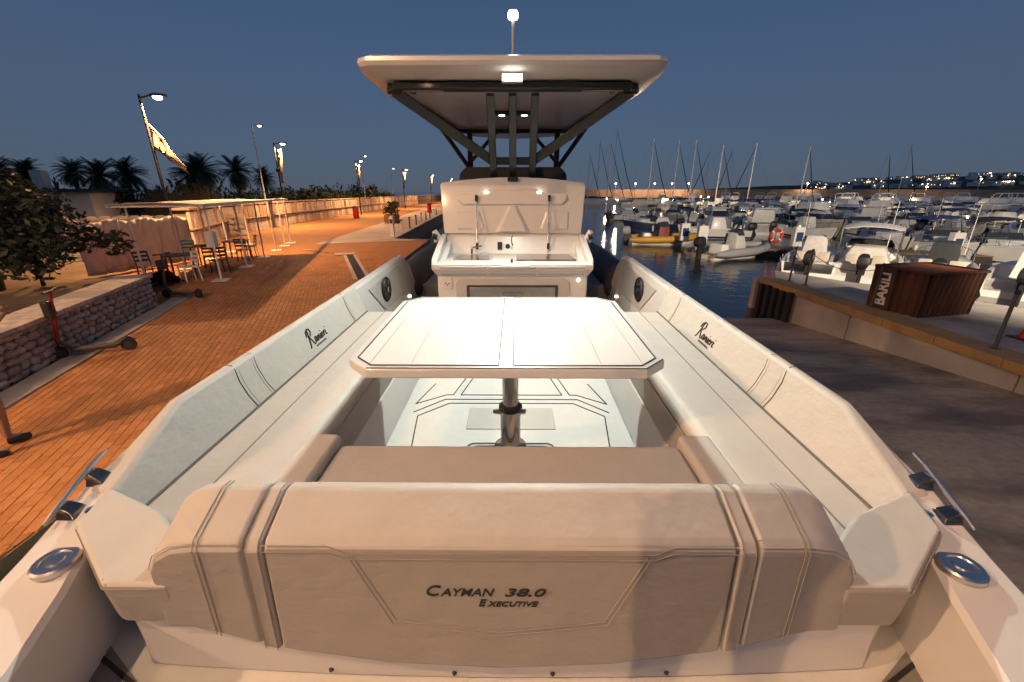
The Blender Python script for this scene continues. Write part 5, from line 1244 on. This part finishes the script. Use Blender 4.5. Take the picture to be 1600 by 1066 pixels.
        def arch():
            m = MB(); m.tube([(-1.1,L_*.2,F_+1.1),(-1.0,L_*.14,F_+2.2),(-.8,L_*.13,F_+2.4),(.8,L_*.13,F_+2.4),(1.0,L_*.14,F_+2.2),(1.1,L_*.2,F_+1.1)], .06, 8); return m.mesh('radar_arch','boat_white',smooth=40)
        put('radar_arch',K+('a',), arch)
        if not far: put('bow_rail',K+('r',), lambda: m_rail(L_,B_,F_,rise,.5))
    if kind == 'sail':
        put('cabin',K+('c',), lambda: soft(m_trap((.85,.4,L_*.32,L_*.70,F_+.05),(.7,.28,L_*.34,L_*.64,F_+.45),'boat_white','cabin'),.06))
        H_ = L_*1.35; 
        def mast():
            m = MB(); m.tube([(0,L_*.56,.6),(0,L_*.56,H_)], .135, 8)
            for s_ in (.45,.72): m.tube([(-.7,L_*.55,H_*s_),(.7,L_*.55,H_*s_)], .025, 5)
            return m.mesh('mast','mast_alu')
        ms = put('mast',K+('m',), mast)
        def rig():
            m = MB()
            for s in (-1,1): m.tube([(s*B_*.46,L_*.52,F_),(s*.7,L_*.55,H_*.45),(s*.7,L_*.55,H_*.72),(0,L_*.56,H_-.2)], .012, 4)
            m.tube([(0,.1,F_),(0,L_*.56,H_)], .012, 4); return m.mesh('rigging','dark_metal')
        put('rigging',K+('g',), rig, ms)
        def genoa():
            m = MB(); m.tube([(0,L_*.97,F_+.5),(0,L_*.80,H_*.4),(0,L_*.57,H_*.95)], [.10,.13,.05], 7); return m.mesh('furled_sail','sail_cover')
        put('furled_sail',K+('j',), genoa)
        def boom():
            m = MB(); m.tube([(0,L_*.55,1.9),(0,L_*.12,1.85)], [.19,.13], 8); return m.mesh('boom_cover','sail_cover',smooth=50)
        put('boom_cover',K+('b',), boom)
    if kind not in ('rib','sail'):
        sm_ = rs_.choice(['cover_dark','boat_navy','boat_navy','boat_red','cover_blue','boat_teal']); put('boot_stripe',K+('bs',sm_), lambda: m_stripe(L_,B_,F_,rise,sm_))
    if not far and kind in ('open','cuddy','hard','cruiser'):
        for s in (-1,1):
            for t in rs_.sample([.15,.35,.55],2):
                b, z, y = sect(L_,B_,F_,rise,t); fm_ = rs_.choice(['white_paint','cover_blue','boat_white']); put('fender',('fd',fm_), lambda: m_fender(fm_), loc=(s*(b+.10),y,z-.45))
        put('aerial',('ae',), lambda: m_pole(2.0), loc=(rs_.choice([-.6,.6]),L_*.5,F_+.5))
        if kind in ('open','cuddy') and rs_.random() < .6:
            for s in (-1,1): put('seat',('st',), lambda: soft(m_trap((.22,.22,-.2,.2,0),(.2,.2,-.2,-.1,.75),rs_.choice(['boat_cream','boat_white']),'seat'),.04), loc=(s*.45,L_*.16,.3))
    if kind in ('rib','open','cuddy','hard') :
        for e in range(engines):
            ex = (e-(engines-1)/2)*.5; a = put('outboard',('ob',engine), lambda: m_outboard(engine), loc=(ex,0,-.12)); put('outboard_leg',('obl',), m_leg, a)
    if canopy:
        zc = 2.0+F_*.3; put('canopy',K+('cn',canopy), lambda: m_canopy(B_*.42,L_*.18,L_*.56,zc,canopy)); put('canopy_frame',K+('cf',), lambda: m_frame(B_*.42,L_*.18,L_*.56,zc,F_,'steel'))
    return o
def pontoon(a, b, wid, label):
    a, b = Vector(a), Vector(b); d = (b-a); L_ = d.length; rz = atan2(d.y,d.x)
    o = empty('pontoon', (a.x,a.y,WZ), rz, label, 'pontoon', 'floating pontoons')
    MB().box((0,-wid/2,-.3),(L_,wid/2,.40)).build('float', 'dark_metal', o)
    dm = MB().box((.01,-wid/2-.03,.405),(.97,wid/2+.03,.45)).mesh('deck_plank','deck_wood')
    for k in range(min(int(L_), 60)): inst('deck_plank', dm, o, (k,0,0))
    return o
RN = Vector((.27,.96)).normalized(); RR = Vector((.96,-.27)).normalized()
PB = Vector((12.0,26.6))
pontoon(PB, PB+RR*52, 1.9, 'near floating pontoon carrying the red lifebuoy')
def pont_xy(s, n): return PB+RR*s+RN*n
# lifebuoy, pedestals on the near pontoon
p = gp(1209,388,WZ+.45); lb = empty('lifebuoy_stand', (p.x,p.y,WZ+.45), 0, 'red ring lifebuoy on its stand on the near pontoon', 'lifebuoy')
MB().tube([(0,.08,0),(0,.08,1.3)], .035, 8).build('post', 'rail_metal', lb)
m = MB(); P = [(.32*cos(2*pi*k/20),0,.72+.32*sin(2*pi*k/20)) for k in range(21)]; m.tube(P, .085, 8, caps=False); ring_ = m.build('ring', 'red', lb, smooth=50)
for k in range(4):
    a = pi/4+k*pi/2; m = MB(); m.tube([(.32*cos(a+d_),0,.72+.32*sin(a+d_)) for d_ in (-.1,0,.1)], .089, 8); m.build('white_band','white_paint',ring_, smooth=50)
for k, (u, v, lab) in enumerate(((1068,376,'white service pedestal left of the covered cabin boats'),(1095,382,'pale blank pedestal above the grey inflatable boat'),(1243,385,'white service pedestal with blue panel right of the lifebuoy'),(1486,398,'white service pedestal on the near pontoon above the rusty container'))):
    p = gp(u,v,WZ+.45); o = empty('service_pedestal', (p.x,p.y,WZ+.45), 0, lab, 'pedestal', 'pontoon pedestals')
    MB().box((-.3,-.18,0),(.3,.18,1.15)).build('body', 'white_paint', o, bevel=.04); MB().box((-.2,-.186,.3),(.2,-.181,.85)).build('panel', 'blue_screen' if k != 1 else 'boat_white', o); MB().lathe([(.05,0),(.05,.08)], (0,0,1.15), 10).build('beacon','boat_white' if k != 2 else 'window_lit',o)
hd = lambda v: atan2(-v[0], v[1])   # rotation that turns +y to v
def near(kind, hullc, u, v, head, label, L_, **kw):
    p = gp(u,v,WZ); return mboat(kind, hullc, (p.x,p.y,WZ+.02), hd(head), label, None, L_, **kw)
GN = 'nearest moored boats'
near('rib','boat_yellow',985,380,(1,-.12),'yellow inflatable boat lying broadside on the open water',4.9, cover='boat_red', engine='boat_grey')
near('rib','boat_grey',1098,404,(1,.42),'grey inflatable boat with black outboard and pale covered console',5.2, cover='cover_pale')
QN = Vector((.83,.56)).normalized()
near('open','boat_white',1258,434,(.62,.78),'white open boat with teal seat and black outboard behind the quay',5.6, cover='cover_pale')
near('cuddy','boat_white',1340,442,(.66,.75),'white boat under a long grey canopy, left of the rusty container',5.6, canopy='cover_pale')
near('open','boat_cream',1455,452,(.72,.69),'cream boat with dark twin seats hidden partly behind the rusty container',5.4, cover='cover_dark')
near('open','boat_white',1590,470,(.80,.6),'white boat with big black outboard at the right edge',6.2, cover='boat_white', rail=False)
near('cuddy','boat_white',1500,398,(-.35,-.94),'white cabin boat with pale cover right above the rusty container',5.8, cover='boat_white', canopy='cover_dark')
near('cuddy','boat_white',1420,392,(-.3,-.95),'white cabin boat with blue canopy in the row behind the near pontoon',6.0, cover='boat_white', canopy='cover_blue')
near('cuddy','boat_white',1345,384,(-.3,-.95),'white cabin boat with dark outboard beside the blue canopied one',5.8, cover='cover_pale')
near('cuddy','boat_navy',1055,362,(-1,-.15),'small dark hulled cabin boat behind the yellow inflatable',5.4, cover='boat_white')
near('hard','boat_white',1105,356,(-.2,-.98),'white pilothouse boat above the pale blank pedestal',6.4)
near('open','boat_white',1165,372,(-1,.1),'white boat with tall white covered console behind the grey inflatable',5.6, cover='boat_white')
near('open','boat_white',1225,366,(.1,-1),'white open boat with black canopy behind the lifebuoy',5.6, cover='boat_white', canopy='cover_dark')
near('cuddy','boat_white',1570,372,(-.4,-.9),'white cabin boat near the right edge of the harbour',5.8, cover='boat_white')
near('cuddy','boat_white',955,345,(1,.1),'white boat at the left end of the moorings beside the galley lid',6.0, cover='cover_pale')
near('open','boat_navy',1010,345,(-1,.2),'dark blue open boat second from the left end of the moorings',5.6, cover='boat_white')
near('cuddy','boat_cream',1045,346,(-.2,-1),'brown cream cabin boat third from the left end of the moorings',5.6, cover='deck_wood')
# rows of moored boats behind
rr = random.Random(21)
hues = {'boat_white':'white','boat_navy':'navy','boat_cream':'cream'}
covn = {'cover_pale':'pale','cover_blue':'blue','cover_dark':'black','boat_teal':'teal','boat_red':'red','boat_white':'white'}
rows = [(22,3.0,32,4.2),(44,3.0,54,4.2),(68,2.0,84,4.3),(94,2.0,112,4.6),(122,4.0,138,5.4)]
rn = ['second','third','fourth','fifth','sixth']
knames = {'open':'open boat','cuddy':'cabin boat','cruiser':'cruiser','hard':'pilothouse boat','rib':'inflatable','sail':'sailing boat'}
for ri, (n0, s0, s1, sp_) in enumerate(rows):
    a, b = pont_xy(s0-3,n0), pont_xy(s1,n0); pontoon(a, b, 2.0, f'{rn[ri]} floating pontoon counting outwards from the slipway')
    for side in (-1,1):
        s = s0; cnt = 0
        while s < s1:
            c = pont_xy(s+rr.uniform(-.3,.3), n0+side*(1.5)); u, v = proj((c.x,c.y,WZ+1))
            s += sp_*rr.uniform(.8,1.15)
            if u > 1640 or u < 905: continue
            if rr.random() < .06: continue
            if ri == 0 and (u > 1480 or u < 1130): continue
            far = ri >= 2; cnt += 1
            kind = rr.choices(['open','cuddy','cruiser','hard','rib'],[3,5,1.2+ri,2,1.0])[0]
            hc = rr.choices(['boat_white','boat_navy','boat_cream'],[8,1,1])[0]; cov = rr.choice(['cover_pale','boat_white','cover_blue','cover_dark','cover_pale','boat_white'])
            can = rr.choices([None,'cover_blue','cover_dark','cover_pale','boat_teal','boat_red','boat_white'],[4,1.5,1.2,1.5,.6,.5,1.5])[0] if kind in ('open','cuddy') else None
            L_ = rr.choice([5.6,6.2,6.8]) if kind != 'cruiser' else rr.choice([8.5,10.0])
            lab = f"{hues[hc]} {knames[kind]}"+(f" with {covn[can]} canopy" if can else '')+f", {orda[min(cnt-1,29)]} from left on {'near' if side<0 else 'far'} side of {rn[ri]} pontoon"
            out = RN*side; bow_in = rr.random() < .25
            h_ = -out if bow_in else out; h_ = Vector((h_.x+rr.uniform(-.06,.06),h_.y))
            pos = c+out*L_ if bow_in else c+out*.6
            mboat(kind, hc, (pos.x,pos.y,WZ+.02), hd(h_), lab, f'boats on the {rn[ri]} pontoon', L_, canopy=can, cover=cov, far=far, engine=rr.choice(['black_plastic','boat_grey','black_plastic','boat_white']))
# sailing boats: mast positions read along the skyline
mst = [(922,236,150),(938,220,165),(955,222,140),(965,202,150),(1022,216,120),(1062,219,120),(1089,218,118),(1110,232,150),(1131,226,110),(1145,232,150),(1183,226,105),(1267,228,105),(1392,236,120),(1425,226,135)]
for k, (u, v, d) in enumerate(mst):
    b = (533-v)/F; ry = cos(PITCH)+b*sin(PITCH); rz_ = -sin(PITCH)+b*cos(PITCH); x = (u-800)/F/ry*d; zt = CAMZ+rz_/ry*d-WZ
    L_ = zt/1.35; h_ = Vector((rr.choice([1,1,-1])*rr.uniform(.7,1.0), rr.uniform(-.5,.2)))
    h_ = h_.normalized(); L2 = round(L_*2)/2
    pos = Vector((x,d))-h_*L2*.56
    mboat('sail', rr.choice(['boat_white','boat_white','boat_navy']), (pos.x,pos.y,WZ+.02), hd(h_), f'sailing boat with bare mast, {orda[k]} mast from the left along the skyline', 'sailing boats in the harbour', L2)
# ------------------------------------------------------------------ outer breakwater with its lamps
bw = [(8,205),(70,200),(150,196),(330,230),(620,330)]
o = empty('breakwater', (8,205,WZ), 0, 'long pale stone breakwater wall closing the harbour', 'breakwater')
m = MB(); m2 = MB()
for a, b in zip(bw, bw[1:]):
    m.slab([(a[0]-8,a[1]-205,-1),(b[0]-8,b[1]-205,-1),(b[0]-8,b[1]-205,4.7),(a[0]-8,a[1]-205,4.7)], (0,2.5,0)); m2.slab([(a[0]-8,a[1]-209,-1),(b[0]-8,b[1]-209,-1),(b[0]-8,b[1]-209,1.6),(a[0]-8,a[1]-209,1.6)], (0,3.9,0))
m.build('parapet', 'rock_wall', o); m2.build('quay_ledge', 'concrete', o)
for k, (u, v) in enumerate(((962,287),(993,287),(1023,287),(1050,287),(1076,287),(1262,287),(1448,292),(1533,280))):
    d = 196.0 if k < 6 else 190.0; b = (533-v)/F; ry = cos(PITCH)+b*sin(PITCH); rz_ = -sin(PITCH)+b*cos(PITCH); x = (u-800)/F/ry*d; z = CAMZ+rz_/ry*d
    o = empty('breakwater_lamp', (x,d,WZ+1.6), 0, f'{orda[k]} small lit lamp from the left along the breakwater', 'lamp', 'breakwater lamps')
    zl = z-WZ-1.6
    MB().tube([(0,0,0),(0,0,zl)], .09, 6).build('post','dark_metal',o); MB().lathe([(.15,-.25),(.32,-.12),(.32,.12),(.12,.25)], (0,-.1,zl), 10).build('lens','lamp_white',o)
    point_light('lamp_light', (0,-1.2,zl-.6), 2200, (1,.62,.36), .3, o)
# lit lamps among the moored boats
for k, (u, v, d) in enumerate(((948,311,90),(965,313,85),(1000,335,62),(1037,311,95),(1095,308,100),(1107,308,104),(1285,312,80),(1296,316,78),(1334,316,70),(1394,312,80),(1511,340,48),(1598,345,45))):
    b = (533-v)/F; ry = cos(PITCH)+b*sin(PITCH); rz_ = -sin(PITCH)+b*cos(PITCH); x = (u-800)/F/ry*d; z = CAMZ+rz_/ry*d
    o = empty('pontoon_lamp', (x,d,WZ-.3), 0, f'{orda[k]} small glowing pontoon lamp from the left among the moored boats', 'lamp', 'pontoon lamps'); zl = max(.6, z-WZ+.3)
    MB().tube([(0,0,0),(0,0,zl)], .05, 6).build('post','white_paint',o); MB().lathe([(.05,-.14),(.12,-.07),(.12,.08),(.05,.14)], (0,0,zl), 10).build('lens','lamp_far',o)
    point_light('lamp_light', (0,0,zl+.45), 1100, (1,.76,.5), .16, o)
# ------------------------------------------------------------------ far shore: hill, houses, lights
h = MB(); n = 40
for j in range(5):
    for i in range(n+1):
        x = 600+2600*i/n; y = 1150+j*180; z = WZ-2+(8+56*min(1,max(0,(x-650)/1100)))*(0,.55,.85,1,.9)[j]+3*sin(i*.9+j)
        h.v.append((x,y,z if j else WZ-2))
h.f = [(j*(n+1)+i,j*(n+1)+i+1,(j+1)*(n+1)+i+1,(j+1)*(n+1)+i) for j in range(4) for i in range(n)]; h.mi = [0]*len(h.f)
tag(h.build('far_hill', 'hill', smooth=60), kind='structure')
def hillz(x, j): return WZ-2+(8+56*min(1,max(0,(x-650)/1100)))*(0,.55,.85,1,.9)[j]
rr = random.Random(33); HM = []
for k in range(3):
    hmw = MB(); hmw.box((-1,-1,-.3),(1,1,1)); HM.append(hmw.mesh('wall', f'house_{"abc"[k]}'))
rfm = MB().box((-1.05,-1.05,1),(1.05,1.05,1.06)).mesh('roof','house_b'); wdm = MB().box((-.5,-.5,0),(.5,-.42,1)).mesh('window','window_dark'); wlm = MB().box((-.5,-.5,0),(.5,-.42,1)).mesh('window','window_lit')
for k in range(120):
    j = rr.choice([1,1,2,2,3,3]); x = 780+ (rr.random()**.75)*950 + j*110; y = 1150+j*180-20
    z = hillz(x,j); o = empty('far_house', (x,y,z), 0, 'small pale flat-roofed house on the far shore', 'house', 'houses on the far shore')
    sx, sz = rr.uniform(7,18), rr.uniform(6,13); a = inst('wall', HM[k%3], o); a.scale = (sx,8,sz); a = inst('roof', rfm, o); a.scale = (sx,8,sz)
    for q in range(rr.choice([2,3])):
        w_ = inst('window', wlm if rr.random() < .38 else wdm, o, (-sx*.6+q*sx*.55, -7.6, sz*.45), (0,0,0), (1.7,1,2.2))
for k in range(64):
    j = rr.choice([0,1,1,2,2,3]); x = 760+(rr.random()**.8)*1000+j*100; y = 1120+j*180
    z = hillz(x,j)+ (8 if j else 9); o = empty('shore_lamp', (x,y,z-10), 0, 'tiny lit street lamp twinkling on the far shore', 'lamp', 'street lights on the far shore')
    MB_ = CACHE.setdefault('sl', MB().lathe([(.4,-.9),(.95,-.4),(.95,.4),(.4,.9)], (0,0,10), 8).mesh('lens','lamp_far')); inst('lens', MB_, o); inst('post', CACHE.setdefault('sp', MB().tube([(0,0,-6),(0,0,9.2)], .25, 5).mesh('post','dark_metal')), o)
# ------------------------------------------------------------------ people
def figure(name, joints, edges, rads, root, mat, parent, sub=2):
    me = bpy.data.meshes.new(name); ks = list(joints); me.from_pydata([joints[k] for k in ks], [(ks.index(a),ks.index(b)) for a,b in edges], [])
    o = bpy.data.objects.new(name, me); COL.objects.link(o)
    o.modifiers.new('skin','SKIN'); s_ = o.modifiers.new('sub','SUBSURF'); s_.levels = sub; s_.render_levels = sub
    lay = me.skin_vertices[0].data
    for i, k in enumerate(ks):
        r = rads[k]; lay[i].radius = r if isinstance(r, tuple) else (r,r); lay[i].use_root = (k == root)
    bpy.context.view_layer.update()
    nm = bpy.data.meshes.new_from_object(o.evaluated_get(bpy.context.evaluated_depsgraph_get())); bpy.data.objects.remove(o); bpy.data.meshes.remove(me)
    nm.name = name; nm.materials.clear(); nm.materials.append(M(mat)); nm.polygons.foreach_set('use_smooth',[True]*len(nm.polygons))
    ob = bpy.data.objects.new(name, nm); COL.objects.link(ob); ob.parent = parent; return ob
def person(loc, rz, label, shirt, shorts, lift=0.):
    o = empty('person', loc, rz, label, 'person')
    # facing +x, arms raised with a phone
    J = {'pel':(0,0,.95),'spn':(.0,0,1.15),'chs':(.02,0,1.35),'nek':(.03,0,1.50),'hd0':(.05,0,1.58),'hd1':(.06,0,1.72)}
    RD = {'pel':(.15,.11),'spn':(.135,.10),'chs':(.16,.11),'nek':.055,'hd0':.075,'hd1':.085}
    E = [('pel','spn'),('spn','chs'),('chs','nek'),('nek','hd0'),('hd0','hd1')]
    for s, n in ((-1,'r'),(1,'l')):
        J.update({'hip'+n:(0,s*.10,.90),'kne'+n:(.03+.04*s,s*.12,.50),'ank'+n:(-.03+.08*s,s*.13,.09),'toe'+n:(.14+.08*s,s*.15,.035),'sho'+n:(.02,s*.19,1.42),'elb'+n:(.18,s*.27,1.22),'wri'+n:(.34,s*.10,1.40),'han'+n:(.39,s*.05,1.46)})
        RD.update({'hip'+n:.095,'kne'+n:.062,'ank'+n:.04,'toe'+n:.035,'sho'+n:.062,'elb'+n:.042,'wri'+n:.028,'han'+n:.035})
        E += [('pel','hip'+n),('hip'+n,'kne'+n),('kne'+n,'ank'+n),('ank'+n,'toe'+n),('chs','sho'+n),('sho'+n,'elb'+n),('elb'+n,'wri'+n),('wri'+n,'han'+n)]
    figure('body', J, E, RD, 'pel', 'skin', o)
    S = {k:J[k] for k in ('pel','spn','chs','shor','shol')}; S['pel'] = (0,0,.97)
    S['slr'] = tuple(Vector(J['shor']).lerp(Vector(J['elbr']),.65)); S['sll'] = tuple(Vector(J['shol']).lerp(Vector(J['elbl']),.65)); S['nk'] = (.03,0,1.46)
    figure('shirt', S, [('pel','spn'),('spn','chs'),('chs','shor'),('chs','shol'),('shor','slr'),('shol','sll'),('chs','nk')], {'pel':(.175,.135),'spn':(.16,.125),'chs':(.18,.13),'shor':.08,'shol':.08,'slr':.065,'sll':.065,'nk':.07}, 'pel', shirt, o)
    S = {'pel':(0,0,.99),'hr':J['hipr'],'hl':J['hipl'],'kr':tuple(Vector(J['hipr']).lerp(Vector(J['kner']),.75)),'kl':tuple(Vector(J['hipl']).lerp(Vector(J['knel']),.75))}
    figure('shorts', S, [('pel','hr'),('pel','hl'),('hr','kr'),('hl','kl')], {'pel':(.165,.13),'hr':.115,'hl':.115,'kr':.10,'kl':.10}, 'pel', shorts, o)
    for s, n in ((-1,'r'),(1,'l')):
        a = Vector(J['ank'+n]); 
        figure('shoe', {'a':(a.x-.02,a.y,.05),'b':(a.x+.06,a.y,.045),'c':(a.x+.17,a.y+.02*s,.035)}, [('a','b'),('b','c')], {'a':.05,'b':.052,'c':.042}, 'b', 'cloth_dark', o)
        h_ = Vector(J['han'+n])
        for q in range(4):
            m = MB(); b_ = h_+Vector((.0,-s*.005,.03-.02*q)); m.tube([b_,b_+Vector((.035,-s*.02,.004)),b_+Vector((.04,-s*.05,.004))], [.010,.009,.007], 6); m.build('finger', 'skin', o, smooth=60)
        m = MB(); m.tube([h_+Vector((-.01,0,.02)),h_+Vector((.0,-s*.03,.05))], [.011,.008], 6); m.build('thumb', 'skin', o, smooth=60)
    m = MB(); m.lathe([(.02,-.075),(.06,-.06),(.088,-.02),(.094,.03),(.075,.08),(.03,.105)], (.045,0,1.70), 14); m.build('hair', 'hair', o, smooth=60)
    m = MB(); m.tube([(.135,0,1.67),(.16,0,1.645)], [.010,.016], 6); m.build('nose', 'skin', o, smooth=60)
    return o
p = gp(12,700)
person((p.x+.03,p.y-.06,.008), radians(48), 'person in dark shorts standing on the paving at the left edge', 'cloth_dark', 'cloth_navy')

ph = Vector((0,0,CAMZ))+RT@Vector((.12,-.44,AZ))
person((ph.x,ph.y,ph.z+.004), pi/2, 'photographer in dark clothes standing on the aft deck behind the camera', 'cloth_dark', 'cloth_navy')
